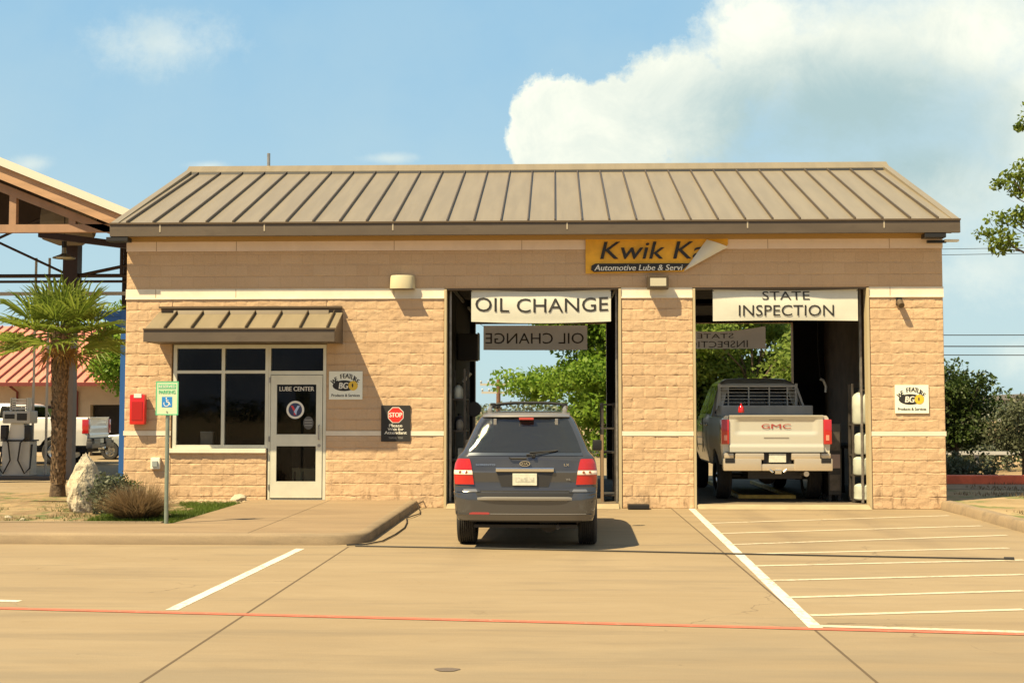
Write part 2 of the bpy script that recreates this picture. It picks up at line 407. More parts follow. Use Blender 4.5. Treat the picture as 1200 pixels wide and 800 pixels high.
# ------------------------------------------------------------------ shared materials
M_conc = mat_concrete('tan_lot_concrete', (0.295, 0.230, 0.145), (0.255, 0.195, 0.120), (0.180, 0.143, 0.098))  # tan concrete in the lot's own colour
M_walk = mat_concrete('walk_concrete', (0.29, 0.215, 0.135), (0.24, 0.175, 0.11), (0.17, 0.13, 0.09), stains=False)
M_kerb = mat_concrete('kerb_concrete', (0.31, 0.24, 0.155), (0.24, 0.185, 0.125), (0.14, 0.115, 0.085), stains=False)
M_block = mat_block('split_face_block', (0.625, 0.450, 0.285), (0.585, 0.410, 0.255))
M_smooth = mat('smooth_cream_block', (0.76, 0.70, 0.57), 0.8, var=0.06, vscale=2.5, bump=0.002, bscale=60)
M_lintel = mat('painted_lintel_block', (0.80, 0.66, 0.54), 0.85, var=0.05, vscale=2.0, bump=0.002, bscale=50)
M_metalroof = mat('tan_standing_seam_metal', (0.235, 0.197, 0.132), 0.42, 0.15, var=0.07, vscale=1.2, noise2=(4.0, (0.185, 0.152, 0.10), 0.6, 0.9), stretch=(4, .25, 1))
M_trim = mat('brown_metal_trim', (0.115, 0.083, 0.052), 0.5, 0.2, var=0.12, vscale=1.3)
M_fascia = mat('brown_fascia_metal', (0.105, 0.083, 0.062), 0.55, 0.1, var=0.10, vscale=0.9, noise2=(2.0, (0.08, 0.063, 0.048), 0.5, 0.8), stretch=(1, 1, 3))
M_alu = mat('pale_aluminium', (0.72, 0.72, 0.60), 0.45, 0.35, var=0.05, vscale=3)
M_dark = mat('dark_interior_shade', (0.022, 0.018, 0.016), 0.8, var=0.3, vscale=2)  # near-black puts the shade of the interiors into the colour
M_black = mat('black_plastic', (0.012, 0.012, 0.013), 0.5)
M_rubber = mat('tyre_rubber', (0.028, 0.027, 0.026), 0.8, bump=0.002, bscale=60)
M_chrome = mat('chrome', (0.75, 0.74, 0.70), 0.12, 1.0)
M_steel = mat('worn_steel', (0.35, 0.34, 0.32), 0.4, 0.7, var=0.2, vscale=8)
M_white = mat('white_paint', (0.80, 0.79, 0.70), 0.5, var=0.04, vscale=4)
M_text = mat('black_lettering', (0.02, 0.02, 0.02), 0.6)
M_yellow = mat('sign_yellow', (0.80, 0.42, 0.02), 0.5, var=0.12, vscale=3, noise2=(9, (0.70, 0.30, 0.02), 0.55, 0.8))

HATCH =  [(2.411, -2.97, 6.648, -1.397), (2.357, -4.597, 6.555, -3.26), (2.308, -6.079, 6.425, -4.701), (2.336, -7.151, 5.848, -6.364), (2.273, -8.332, 5.562, -7.653), (2.266, -9.541, 5.07, -8.973), (2.196, -10.725, 4.613, -10.196), (2.21, -11.754, 4.177, -11.363)]

# ================================================================== SETTING
def sheet(name, x0, x1, y0, y1, z, m):
    b = MB(); b.add([(x0, y0, z), (x1, y0, z), (x1, y1, z), (x0, y1, z)], [(0, 1, 2, 3)])
    return tag(b.build(name, m), kind='structure')
M_earth = mat('dry_earth', (0.30, 0.21, 0.11), 0.95, var=0.2, vscale=0.3, bump=0.01, bscale=8, noise2=(0.12, (0.13, 0.16, 0.05), 0.5, 0.62))
M_asph = mat('asphalt', (0.075, 0.068, 0.058), 0.9, var=0.15, vscale=0.8)
sheet('ground', -1500, 1500, -1500, 1500, -0.03, M_earth)
sheet('concrete_lot', -70, 7.0, -60, 46, 0.0, M_conc)
sheet('concrete_lot_edge', 7.0, 60, -60, -4.2, 0.0, M_conc)
sheet('road', -200, 200, 52, 62, -0.02, M_asph)
sheet('side_road', 9.5, 60, 6.2, 12.5, -0.022, M_asph)

M_joint = mat('joint_sealant', (0.10, 0.07, 0.04), 0.9)
def strip(name, p, q, w, z, m):
    p = Vector(p); q = Vector(q); d = (q - p).normalized(); n = Vector((-d.y, d.x)) * w / 2
    b = MB(); k = max(2, int((q - p).length / 0.25)); vs = []
    for i in range(k + 1):
        c = p + (q - p) * i / k; j = 1 + 0.10 * (rnd.random() - .5)
        vs += [(c.x - n.x * j, c.y - n.y * j, z), (c.x + n.x * j, c.y + n.y * j, z)]
    b.add(vs, [(2 * i, 2 * i + 2, 2 * i + 3, 2 * i + 1) for i in range(k)])
    return tag(b.build(name, m), kind='structure')
def mat_paint(name, col, under, lo=0.60, hi=0.66):
    if name in MATS: return MATS[name]
    m = mat(name, col, 0.7); g = N(m.node_tree); p = g.n['Principled BSDF']; tc = g.new('ShaderNodeTexCoord'); o = tc.outputs['Object']
    f = g.ramp(g.noise(o, 14, 6, 0.75), lo, hi); f2 = g.ramp(g.noise(o, 1.1, 3, 0.6), 0.35, 0.75, 0.15, 1.0)
    g.l.new(g.mix(g.math('MULTIPLY', f, f2), col, under), p.inputs['Base Color']); return m
M_line = mat_paint('white_line_paint', (0.66, 0.63, 0.54), (0.34, 0.26, 0.16), 0.49, 0.57)
M_line2 = mat_paint('worn_white_line_paint', (0.55, 0.49, 0.37), (0.34, 0.26, 0.16), 0.46, 0.58)
M_redl = mat_paint('red_line_paint', (0.50, 0.13, 0.075), (0.34, 0.25, 0.16), 0.54, 0.64)
# saw-cut joints
for x in (-2.71, 2.09, -7.5, 6.9, -12.3):
    y1 = -6.5 if x < -2 else 0.0
    strip('pavement_joint', (x, -22), (x + 0.02, y1), 0.022, 0.0015, M_joint)
for y in (-17.5,):
    strip('pavement_joint', (-30, y), (7, y), 0.02, 0.0015, M_joint)
# painted lines
strip('parking_line', (-3.27, -6.75), (-3.41, -11.65), 0.11, 0.003, M_line)
strip('parking_line', (2.47, -0.05), (2.125, -12.45), 0.115, 0.003, M_line)
for (x0, y0, x1, y1) in HATCH: strip('hatch_line', (x0, y0), (x1, y1), 0.095, 0.004, M_line2)
strip('parking_line', (2.1, -12.27), (4.6, -12.62), 0.10, 0.004, M_line2)
strip('red_fire_lane_line', (-14, -10.6), (-0.36, -12.14), 0.10, 0.005, M_redl)
strip('red_fire_lane_line', (-0.36, -12.14), (7, -12.98), 0.10, 0.005, M_redl)
strip('parking_line', (-5.3, -11.15), (-4.98, -11.20), 0.10, 0.003, M_line)

# sidewalk with kerb: right end rounded
def walk_outline(inset):
    r = 0.55 - inset * 0.5; xr = -2.50 - inset; yf = -6.33 + inset
    pts = [(xr + 0.06 * (1 - (y + 6.33) / 6.33) * 0, y) for y in (-0.02, -2.0, -4.0)]
    cx, cy = xr - r, yf + r
    for i in range(0, 9):
        t = -math.pi / 2 * i / 8; pts.append((cx + r * math.cos(t), cy + r * math.sin(t)))
    pts += [(-5.0, yf), (-8.0, yf), (-8.75, yf)]
    return pts
b = MB()
prof = [(0.0, 0.0), (0.006, 0.108), (0.03, 0.137), (0.15, 0.142)]
rows = [[(x, y, z) for x, y in walk_outline(i)] for i, z in prof]
n_ = len(rows[0]); b.grid([p for r_ in rows for p in r_], n_, 4)
tag(b.build('kerb', M_kerb, smooth=True, angle=50), kind='structure')
inner = walk_outline(0.153)
b = MB(); poly = [(x, y) for x, y in inner] + [(-8.75, -4.75), (-5.55, -4.75), (-5.55, -0.02)]
b.prism(poly, 0.0, 0.139, 'Z'); tag(b.build('sidewalk', M_walk), kind='structure')
# lowered kerb end and ramp at the far left
b = MB()
b.add([(-8.75, -6.33, 0.0), (-8.75, -6.18, .139), (-8.75, -4.75, .139), (-10.4, -6.33, 0.004), (-10.4, -4.75, 0.004), (-8.75, -4.75, 0), (-10.4, -4.75, 0)], [(0, 1, 2, 4, 3), (2, 5, 6, 4)])
tag(b.build('kerb_ramp', M_walk), kind='structure')
b = MB(); b.box(-12.5, -8.9, -4.75, -4.58, 0.0, 0.145, bev=0.015); b.box(-8.9, -5.72, -4.74, -4.62, 0.02, 0.155, bev=0.012)
tag(b.build('kerb_edging', M_kerb), kind='structure')
strip('pavement_joint', (-4.1, -6.15), (-4.1, -0.1), 0.012, 0.1405, M_joint)
# planting bed soil (slightly mounded)
b = MB(); nx, ny = 60, 40; pts = []
for j in range(ny):
    for i in range(nx):
        x = -12.4 + (6.85) * i / (nx - 1); y = -4.6 + 4.6 * j / (ny - 1)
        e = min(1, min(i, nx - 1 - i) / 4, min(j, ny - 1 - j) / 4)
        pts.append((x, y, 0.10 + 0.05 * e * float(fbm(np.array(x * 2.0 + 40), np.array(y * 2.0 + 40))) * 2 - 0.01))
b.grid(pts, nx, ny)
M_soil = mat('bed_soil', (0.17, 0.115, 0.06), 0.95, bump=0.02, bscale=18, color2=(0.30, 0.22, 0.12), vscale=2.2, noise2=(3.5, (0.08, 0.11, 0.03), 0.5, 0.65))
tag(b.build('planting_soil', M_soil, smooth=True), kind='structure')
b = MB(); pts = [(-12.6 + 4.5 * i / 20, -.02 + 2.6 * j / 12, 0.095 + .02 * float(fbm(np.array(i * .7), np.array(j * .9))) if 0 < i < 20 and j < 12 else 0.004) for j in range(13) for i in range(21)]
b.grid(pts, 21, 13); tag(b.build('planting_soil', M_soil, smooth=True), kind='structure')
# kerb on the right, leading away from the building corner
b = MB(); P0, P1, P2 = Vector((6.95, -0.25)), Vector((6.75, -2.2)), Vector((6.98, -12.0))
for p, q in (((6.93, 0.9), (6.93, -0.6)), ((6.93, -0.6), (6.80, -4.4)), ((6.80, -4.4), (7.3, -9.0))):
    p = Vector(p); q = Vector(q); d = (q - p).normalized(); n = Vector((-d.y, d.x))
    pr_ = [(0.0, 0.0), (0.02, 0.12), (0.05, 0.15), (0.2, 0.155), (0.2, 0.0)]
    b.grid([((p if e == 0 else q).x + n.x * o_, (p if e == 0 else q).y + n.y * o_, z) for e in (0, 1) for o_, z in pr_], 5, 2)
tag(b.build('kerb', M_kerb, smooth=True, angle=40), kind='structure')
sheet('dry_verge', 7.05, 60, -9.0, 6.1, 0.135, mat('dry_verge', (0.25, 0.18, 0.09), 0.95, color2=(0.36, 0.27, 0.15), vscale=0.8, bump=0.02, bscale=12, noise2=(1.2, (0.14, 0.15, 0.05), 0.52, 0.62)))

# ================================================================== BUILDING
shop = thing('auto_shop', 'single storey tan block garage with brown metal roof and two open bays', 'garage building')
XL, XR, YB = -7.95, 7.05, 8.7
M_mortar = mat('recessed_mortar', (0.30, 0.19, 0.10), 0.95, var=0.15, vscale=5)
def relief(mb, x0, x1, z0, z1, top_anchor=True, amp=0.020):
    """split-face courses as real relief: each block has its own swell, joints are grooves"""
    cz = 0.2025; ncr = max(1, round((z1 - z0) / cz)); ch = (z1 - z0) / ncr
    zs = np.concatenate([z0 + ch * (k + np.array([0.0, 0.035, 0.12, .24, .36, .48, .6, .72, .84, .95])) for k in range(ncr)] + [[z1]])
    row = np.concatenate([[k] * 10 for k in range(ncr)] + [[ncr - 1]])
    isj = np.array(([1] + [0] * 9) * ncr + [1])
    xs = np.arange(x0, x1, 0.0254); xs = np.append(xs, x1)
    Xg, Zg = np.meshgrid(xs, zs); Rg = np.repeat(row[:, None], len(xs), 1)
    gr = Rg + int(round(z0 / cz)) * 7
    bx = Xg / 0.4064 + 0.5 * (gr % 2); bi = np.floor(bx).astype(int); fx = bx - bi
    rid = _tab[bi & 255, gr & 255]; rid2 = _tab[(bi + 91) & 255, (gr + 37) & 255]
    fz = (Zg - (z0 + ch * Rg)) / ch
    edge = np.minimum(1, np.minimum(fx, 1 - fx) * 14) * np.minimum(1, np.minimum(fz, 1 - fz) * 9 + 0.1)
    edge = np.minimum(1, np.minimum(fx, 1 - fx) * 30 + .65) * np.minimum(1, np.minimum(fz, 1 - fz) * 16 + 0.55)
    n = fbm(Xg * 7 + rid * 40, Zg * 13 + rid2 * 50, 4) ; ridge = np.abs(vnoise(Xg * 5 + rid * 9, Zg * 17 + rid2 * 23) - .5) * 2
    d = amp * (0.15 + 1.25 * n + 0.55 * ridge * vnoise(Xg * 3 + 5, Zg * 4) + 0.6 * vnoise(Xg * 2.1 + 31, Zg * 6.3) + (rid - .5) * 0.25 + (rid2 - .5) * (fz - .5) * 0.7)
    d = d + amp * 0.75 * (fbm(Xg * 21 + rid * 7, Zg * 34, 3) - .45)
    vj = (np.minimum(fx, 1 - fx) < 0.03)
    d = d * edge; d = np.where(isj[:, None] == 1, d * .62, d); d = np.where(vj, d * 0.62, d)
    ex = (Xg <= x0 + 1e-6) | (Xg >= x1 - 1e-6); d = np.where(ex, 0.004, d)
    Yg = -d
    pts = np.stack([Xg, Yg, Zg], -1).reshape(-1, 3)
    mb.grid([tuple(p) for p in pts.tolist()], len(xs), len(zs))
w = MB(); back = MB()
segs = [(XL, -7.08, 0, 1.31), (-7.08, -5.30, 0, 1.0), (-4.20, -2.03, 0, 1.31), (1.22, 2.52, 0, 1.31), (5.72, XR, 0, 1.31),
        (XL, -7.08, 1.40, 3.83), (-4.20, -2.03, 1.40, 3.83), (1.22, 2.52, 1.40, 3.83), (5.72, XR, 1.40, 3.83), (-7.08, -4.20, 3.0, 3.83),
        (XL, XR, 4.02, 4.72)]
for s_ in segs: relief(w, *s_, amp=.0130 if s_[2] < 4 else .006)
fw = w.build('front_wall', M_block, shop, smooth=True, angle=42)
for x0, x1, z0, z1 in ((XL, -7.08, 0, 5.0), (-7.08, -5.30, 0, 1.0), (-4.20, -2.03, 0, 5.0), (1.22, 2.52, 0, 5.0), (5.72, XR, 0, 5.0), (-7.08, -4.20, 3.0, 5.0), (-2.03, 1.22, 4.02, 5.0), (2.52, 5.72, 4.02, 5.0)):
    back.box(x0, x1, 0.012, 0.30, z0, z1)
back.build('wall_core', M_block, shop)
for x0, x1 in ((XL, -7.08), (-4.20, -2.03), (1.22, 2.52), (5.72, XR)):
    b = MB(); b.box(x0 - (0.012 if x0 == XL else 0), x1 + (0.012 if x1 == XR else 0), -0.022, 0.01, 1.312, 1.398); b.build('thin_band', M_smooth, shop)
for x0, x1 in ((XL - .012, -2.03), (1.22, 2.52), (5.72, XR + .012)):
    b = MB(); b.box(x0, x1, -0.012, 0.01, 3.845, 4.018); b.box(x0, x1, -0.034, 0.01, 3.825, 3.845); b.build('cream_band', M_smooth, shop)
b = MB(); b.box(XL - .012, XR + .012, -0.016, 0.01, 4.722, 4.90); b.build('top_band', M_lintel, shop)
b = MB(); b.box(XL, XR, -0.06, 0.01, 4.902, 5.02); b.build('frieze_board', mat('frieze_board', (0.42, 0.27, 0.10), 0.7), shop)
# vertical control joints in the band
for x in (-7.40, -5.9, -2.96, -0.6, 3.9, 6.1):
    b = MB(); b.box(x - .004, x + .004, -0.0185, -0.010, 4.724, 4.90); b.build('control_joint', M_mortar, shop)
    if x < -2.03 or x > 5.72: b = MB(); b.box(x - .004, x + .004, -0.0145, -0.008, 3.85, 4.015); b.build('control_joint', M_mortar, shop)
# side walls, gables, rear wall
b = MB(); b.box(XL, XL + .3, 0.30, YB - .3, 0, 5.0); b.build('side_wall', M_block, shop)
b = MB(); b.box(XR - .3, XR, 0.30, YB - .3, 0, 5.0); b.build('side_wall', M_block, shop)
for x in (XL, XR - .3):
    b = MB(); b.prism([(0.30, 5.003), (YB - .3, 5.003), (4.35, 6.85)], x, x + .3, 'X'); b.build('gable', M_block, shop)
b = MB()
for x0, x1, z0, z1 in ((XL, -2.0, 0, 5.0), (1.3, 2.5, 0, 5.0), (5.95, XR, 0, 5.0), (-2.0, 1.3, 3.96, 5.0), (2.5, 5.95, 3.96, 5.0)): b.box(x0, x1, YB - .3, YB, z0, z1)
b.build('rear_wall', M_block, shop)
# near-black lining added over the tan block so the bays read as shade
M_lin = mat('shade_dark_lining', (0.017, 0.014, 0.012), 0.85, var=0.35, vscale=1.5)
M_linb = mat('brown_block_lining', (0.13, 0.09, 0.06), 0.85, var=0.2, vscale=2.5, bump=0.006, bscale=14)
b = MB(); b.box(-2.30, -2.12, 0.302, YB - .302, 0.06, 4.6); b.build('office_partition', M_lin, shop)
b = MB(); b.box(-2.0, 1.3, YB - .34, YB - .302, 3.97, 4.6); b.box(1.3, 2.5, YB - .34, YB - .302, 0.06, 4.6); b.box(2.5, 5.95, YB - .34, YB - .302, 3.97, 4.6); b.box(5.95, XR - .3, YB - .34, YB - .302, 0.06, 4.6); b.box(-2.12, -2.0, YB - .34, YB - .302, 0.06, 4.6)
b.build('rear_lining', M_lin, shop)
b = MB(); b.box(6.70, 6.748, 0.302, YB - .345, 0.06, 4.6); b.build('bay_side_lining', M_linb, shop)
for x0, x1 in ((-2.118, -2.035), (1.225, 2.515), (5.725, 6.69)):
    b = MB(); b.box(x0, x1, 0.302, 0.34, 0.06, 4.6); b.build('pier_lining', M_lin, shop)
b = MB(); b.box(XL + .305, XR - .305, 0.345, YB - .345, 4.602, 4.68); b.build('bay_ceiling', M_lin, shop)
b = MB(); b.box(-2.028, 1.218, 0.02, 0.295, 0.0, 0.075); b.box(2.522, 5.718, 0.02, 0.295, 0.0, 0.075); b.box(-2.11, XR - .302, 0.3, YB - .30, 0.0, 0.07)
b.box(-1.99, 1.29, YB - .3, YB + .03, 0, .06); b.box(2.51, 5.94, YB - .3, YB + .03, 0, .06)
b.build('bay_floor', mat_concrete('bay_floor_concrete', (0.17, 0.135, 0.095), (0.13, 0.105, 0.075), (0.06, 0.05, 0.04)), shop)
for x0, x1 in ((-1.97, 1.16), (2.58, 5.66)):      # threshold ramps
    b = MB(); b.prism([(-0.22, 0.004), (0.018, 0.004), (0.018, 0.078)], x0, x1, 'X'); b.build('threshold', mat('pale_threshold', (0.34, 0.27, 0.17), 0.8, var=0.1), shop)
# steel jambs
M_jamb = mat('cream_steel_jamb', (0.50, 0.42, 0.26), 0.5, 0.1)
for x in (-2.028, 1.172, 2.524, 5.672):
    b = MB(); b.box(x, x + .044, -0.03, 0.20, 0.0, 4.0); b.build('door_jamb', M_jamb, shop)
for x0, x1 in ((-1.98, 1.17), (2.57, 5.67)):
    b = MB(); b.box(x0, x1, -0.005, 0.16, 3.985, 4.017); b.build('lintel_plate', M_trim, shop)
# raised sectional doors and their tracks
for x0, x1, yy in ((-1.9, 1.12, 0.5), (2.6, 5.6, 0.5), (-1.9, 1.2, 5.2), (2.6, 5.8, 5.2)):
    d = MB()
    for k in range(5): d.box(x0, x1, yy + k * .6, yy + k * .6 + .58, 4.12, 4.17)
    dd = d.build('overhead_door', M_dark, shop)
    for xx in (x0 - .06, x1 + .02): t = MB(); t.box(xx, xx + .04, yy - .12, yy + 3.05, 4.06, 4.11); t.build('door_track', M_steel, dd)
for x in (-1.96, 1.13, 2.58, 5.63):
    b = MB(); b.box(x, x + .035, 0.36, 0.42, 0.08, 4.06); b.build('door_track', M_steel, shop)

# roof
def zr(y): return 5.185 + (y + .40) * 0.395
RX0, RX1 = -8.10, 7.22
b = MB()
prof = [(-.40, zr(-.40)), (4.35, zr(4.35)), (9.10, zr(-.40)), (9.10, zr(-.40) - .07), (4.35, zr(4.35) - .09), (-.40, zr(-.40) - .07)]
b.prism(prof, RX0, RX1, 'X'); roof = b.build('roof', M_metalroof, shop)
M_rib = mat('rib_shadow_metal', (0.085, 0.064, 0.04), 0.45, 0.2, var=0.08)  # near-black puts the seams' shadow lines into the rib colour
k = -16
b = MB()
while k <= 14:
    x = k * 0.4905 + 0.01; k += 1
    for (ya, yb) in ((-.395, 4.20), (9.095, 4.50)):
        za = zr(-.395); zb = zr(4.20)
        b.add([(x - .013, ya, za - .01), (x + .013, ya, za - .01), (x + .013, yb, zb - .01), (x - .013, yb, zb - .01), (x - .010, ya, za + .050), (x + .010, ya, za + .050), (x + .010, yb, zb + .050), (x - .010, yb, zb + .050)],
              [(0, 1, 5, 4), (1, 2, 6, 5), (2, 3, 7, 6), (3, 0, 4, 7), (4, 5, 6, 7)])
b.build('standing_seams', M_rib, roof)
b = MB(); zt = zr(4.35)
b.prism([(4.10, zr(4.10) + .055), (4.35, zt + .13), (4.60, zr(4.10) + .055), (4.60, zr(4.10) + .015), (4.35, zt + .10), (4.10, zr(4.10) + .015)], RX0 - .02, RX1 + .02, 'X')
b.build('ridge_cap', M_metalroof, roof)
b = MB(); b.prism([(4.05, zr(4.05) + .002), (4.12, zr(4.12) + .055), (4.12, zr(4.12) + .002)], RX0 + .12, RX1 - .12, 'X'); b.build('ridge_shadow_strip', M_black, roof)  # dark strip added as the shadow line under the cap
for x0, x1 in ((RX0 - .035, RX0 + .10), (RX1 - .10, RX1 + .035)):
    b = MB(); b.prism([(-.42, zr(-.42) + .015), (4.35, zt + .07), (9.12, zr(-.42) + .015), (9.12, zr(-.42) - .16), (4.35, zt - .12), (-.42, zr(-.42) - .16)], x0, x1, 'X')
    b.build('rake_trim', M_metalroof, roof)
for ya, yb in ((-.44, -.37), (9.07, 9.14)):
    b = MB(); b.box(RX0 - .03, RX1 + .03, ya, yb, 4.945, 5.165, bev=.008); f_ = b.build('fascia', M_fascia, roof)
    b = MB(); b.box(RX0 - .035, RX1 + .035, ya - .02, yb + .02, 5.166, 5.196); b.build('gutter_lip', M_trim, f_)
    if ya < 0:
        for x in (-7.2, -5.28, -2.93, 0.23, 3.47, 5.9):
            b = MB(); b.box(x - .012, x + .012, ya - .006, ya + .002, 5.0 + rnd.random() * .05, 5.16); b.build('gutter_strap', mat('bare_strap', (0.42, 0.37, 0.28), 0.5), f_)
for ya, yb in ((-.365, 0.0), (8.71, 9.065)): b = MB(); b.box(RX0, RX1, ya, yb, 4.99, 5.01); b.build('soffit', mat('soffit_metal', (0.40, 0.30, 0.17), 0.6), roof)
b = MB(); b.cyl((-6.35, 4.4, 6.9), (-6.35, 4.4, 7.48), 0.035, 10); b.build('vent_pipe', M_steel, roof)
# dark gutter outlets at both ends
for x0, x1 in ((-8.2, -7.80), (6.62, 7.0)):
    b = MB(); b.box(x0, x1, -.43, -.20, 4.86, 4.94, bev=.01); b.build('gutter_outlet', M_black, roof)

# office: window and door
wf = MB()
for bx in ((-7.05, -6.985), (-6.15, -6.09), (-5.335, -5.275)): wf.box(bx[0], bx[1], 0.0, .11, 1.08, 2.985)
wf.box(-6.985, -6.15, .004, .106, 2.915, 2.985); wf.box(-6.09, -5.335, .004, .106, 2.915, 2.985)
wf.box(-6.985, -6.15, .004, .106, 2.455, 2.51); wf.box(-6.09, -5.335, .004, .106, 2.455, 2.51)
wf.box(-6.985, -6.15, .004, .106, 1.08, 1.14); wf.box(-6.09, -5.335, .004, .106, 1.08, 1.14)
win = tag(wf.build('window', M_alu, shop))
M_pane = mat_glass('office_glass', (0.008, 0.006, 0.005), 0.85)
for x0, x1, z0, z1 in ((-6.985, -6.15, 2.51, 2.915), (-6.09, -5.335, 2.51, 2.915), (-6.985, -6.15, 1.14, 2.455), (-6.09, -5.335, 1.14, 2.455)):
    b = MB(); b.box(x0 - .005, x1 + .005, .045, .052, z0 - .005, z1 + .005); b.build('pane', M_pane, win)
b = MB(); b.box(-7.12, -5.30, -.07, .11, 0.995, 1.075, bev=.006); b.build('sill', M_smooth, win)
# door frame with transom light above
df = MB()
df.box(-5.272, -5.235, 0.0, .12, .14, 2.985); df.box(-4.262, -4.205, 0.0, .12, .14, 2.985)
df.box(-5.235, -4.262, .004, .116, 2.92, 2.985); df.box(-5.235, -4.262, .004, .116, 2.43, 2.50); df.box(-5.235, -4.262, .004, .2, .02, .155)
dfr = df.build('door_frame', M_alu, shop)
b = MB(); b.box(-5.24, -4.257, .045, .052, 2.495, 2.925); b.build('transom_pane', M_pane, dfr)
dl = MB(); X0, X1 = -5.225, -4.272
for x0, x1, z0, z1 in ((X0, -5.115, .175, 2.42), (-4.385, X1, .175, 2.42), (-5.115, -4.385, 2.25, 2.42), (-5.115, -4.385, 1.12, 1.335), (-5.115, -4.385, .175, .475)): dl.box(x0, x1, -.012, .04, z0, z1)
door = dl.build('door', M_alu, shop)
for z0, z1 in ((1.33, 2.255), (.47, 1.125)):
    b = MB(); b.box(-5.12, -4.38, .012, .018, z0, z1); b.build('pane', M_pane, door)
b = MB(); put_text(b, 'LUBE CENTER', -5.07, -4.43, 2.13, 2.21, .009, bold=.03); b.build('lettering', M_white, door)
b = MB()
b.use(M_white); disc(b, -4.775, 1.785, .165, .165, .0100)
b.use(mat('emblem_navy', (0.03, 0.045, 0.12), .5)); disc(b, -4.775, 1.785, .125, .125, .0085)
b.use(mat('emblem_red', (0.65, 0.05, 0.06), .5)); b.add([(-4.86, .007, 1.86), (-4.815, .007, 1.86), (-4.755, .007, 1.75), (-4.755, .007, 1.69), (-4.80, .007, 1.69), (-4.80, .007, 1.75)], [(0, 1, 2, 3, 4, 5)])
b.use(mat('emblem_blue', (0.45, 0.60, 0.85), .5)); b.add([(-4.69, .006, 1.86), (-4.735, .006, 1.86), (-4.80, .006, 1.75), (-4.755, .006, 1.69), (-4.745, .006, 1.75)], [(0, 1, 2, 3, 4)])
b.build('round_emblem', None, door)
b = MB(); disc(b, -4.53, 1.545, .095, .12, .0095); st_ = b.build('round_sticker', mat('grey_sticker', (0.10, 0.10, 0.095), .6), door)
b = MB()
for zz in (1.60, 1.55, 1.50): b.box(-4.60, -4.46, .006, .008, zz - .008, zz + .008)
b.build('sticker_lines', mat('sticker_grey', (0.3, 0.3, 0.28), .6), st_)
b = MB(); b.tube([(-4.325, -.012, 1.50), (-4.325, -.075, 1.49), (-4.325, -.075, 1.25), (-4.325, -.012, 1.24)], .013, 8); b.lathe([(.03, -.018), (.03, -.01)], 12, 'Y', (-4.325, 0, 1.13)); b.build('handle', M_steel, door)
b = MB()
for zz in (2.28, 1.2, .32): b.box(-5.262, -5.238, -.016, -.002, zz, zz + .1)
b.build('hinge', M_steel, door)

# awning over window and door
aw = MB(); AX0, AX1 = -7.33, -3.90
def az(y): return 3.60 + y * 0.46
aw.prism([(-.02, az(-.02)), (-.84, az(-.84)), (-.84, az(-.84) - .05), (-.02, az(-.02) - .06)], AX0, AX1, 'X')
awn = aw.build('awning', M_metalroof, shop)
b = MB(); x = AX0 + .36
while x < AX1 - .1:
    b.add([(x - .012, -.84, az(-.84) - .005), (x + .012, -.84, az(-.84) - .005), (x + .012, -.10, az(-.10) - .005), (x - .012, -.10, az(-.10) - .005), (x - .009, -.84, az(-.84) + .06), (x + .009, -.84, az(-.84) + .06), (x + .009, -.10, az(-.10) + .06), (x - .009, -.10, az(-.10) + .06)],
          [(0, 1, 5, 4), (1, 2, 6, 5), (2, 3, 7, 6), (3, 0, 4, 7), (4, 5, 6, 7)]); x += .487
b.prism([(-.13, az(-.13) + .002), (-.10, az(-.10) + .062), (-.10, az(-.10) + .002)], AX0 + .30, AX1 - .25, 'X'); b.build('awning_seams', M_rib, awn)
b = MB(); b.box(AX0, AX1, -.88, -.845, 2.99, 3.205, bev=.006); b.build('awning_fascia', M_fascia, awn)
b = MB(); b.box(AX0 - .005, AX1 + .005, -.90, -.835, 3.207, 3.235); b.box(AX0 + .02, AX1 - .01, -.10, -.025, 3.655, 3.69); b.box(AX0 + .05, AX1 - .02, -.045, -.024, 3.585, 3.655); b.build('awning_flashing', M_trim, awn)
for x0 in (AX0, AX1 - .03):
    b = MB(); b.prism([(-.024, 3.545), (-.84, az(-.84) - .055), (-.84, 2.995), (-.024, 2.995)], x0, x0 + .03, 'X'); b.build('awning_end', M_fascia, awn)
b = MB(); b.box(AX0 + .035, AX1 - .035, -.84, -.026, 3.0, 3.02); b.build('awning_soffit', M_fascia, awn)
# office room
b = MB(); b.box(-7.64, -2.31, 5.2, 5.3, .1, 4.6); b.box(-7.64, -7.6, .31, 5.2, .1, 4.6); b.build('office_wall', M_lin, shop)
b = MB(); b.box(-7.64, -2.31, .30, 5.2, .06, .13); b.build('office_floor', M_dark, shop)
b = MB(); b.box(-7.64, -2.31, .31, 5.2, 3.3, 3.36); b.build('office_ceiling', M_lin, shop)
# a conduit box and rubber at piers' feet

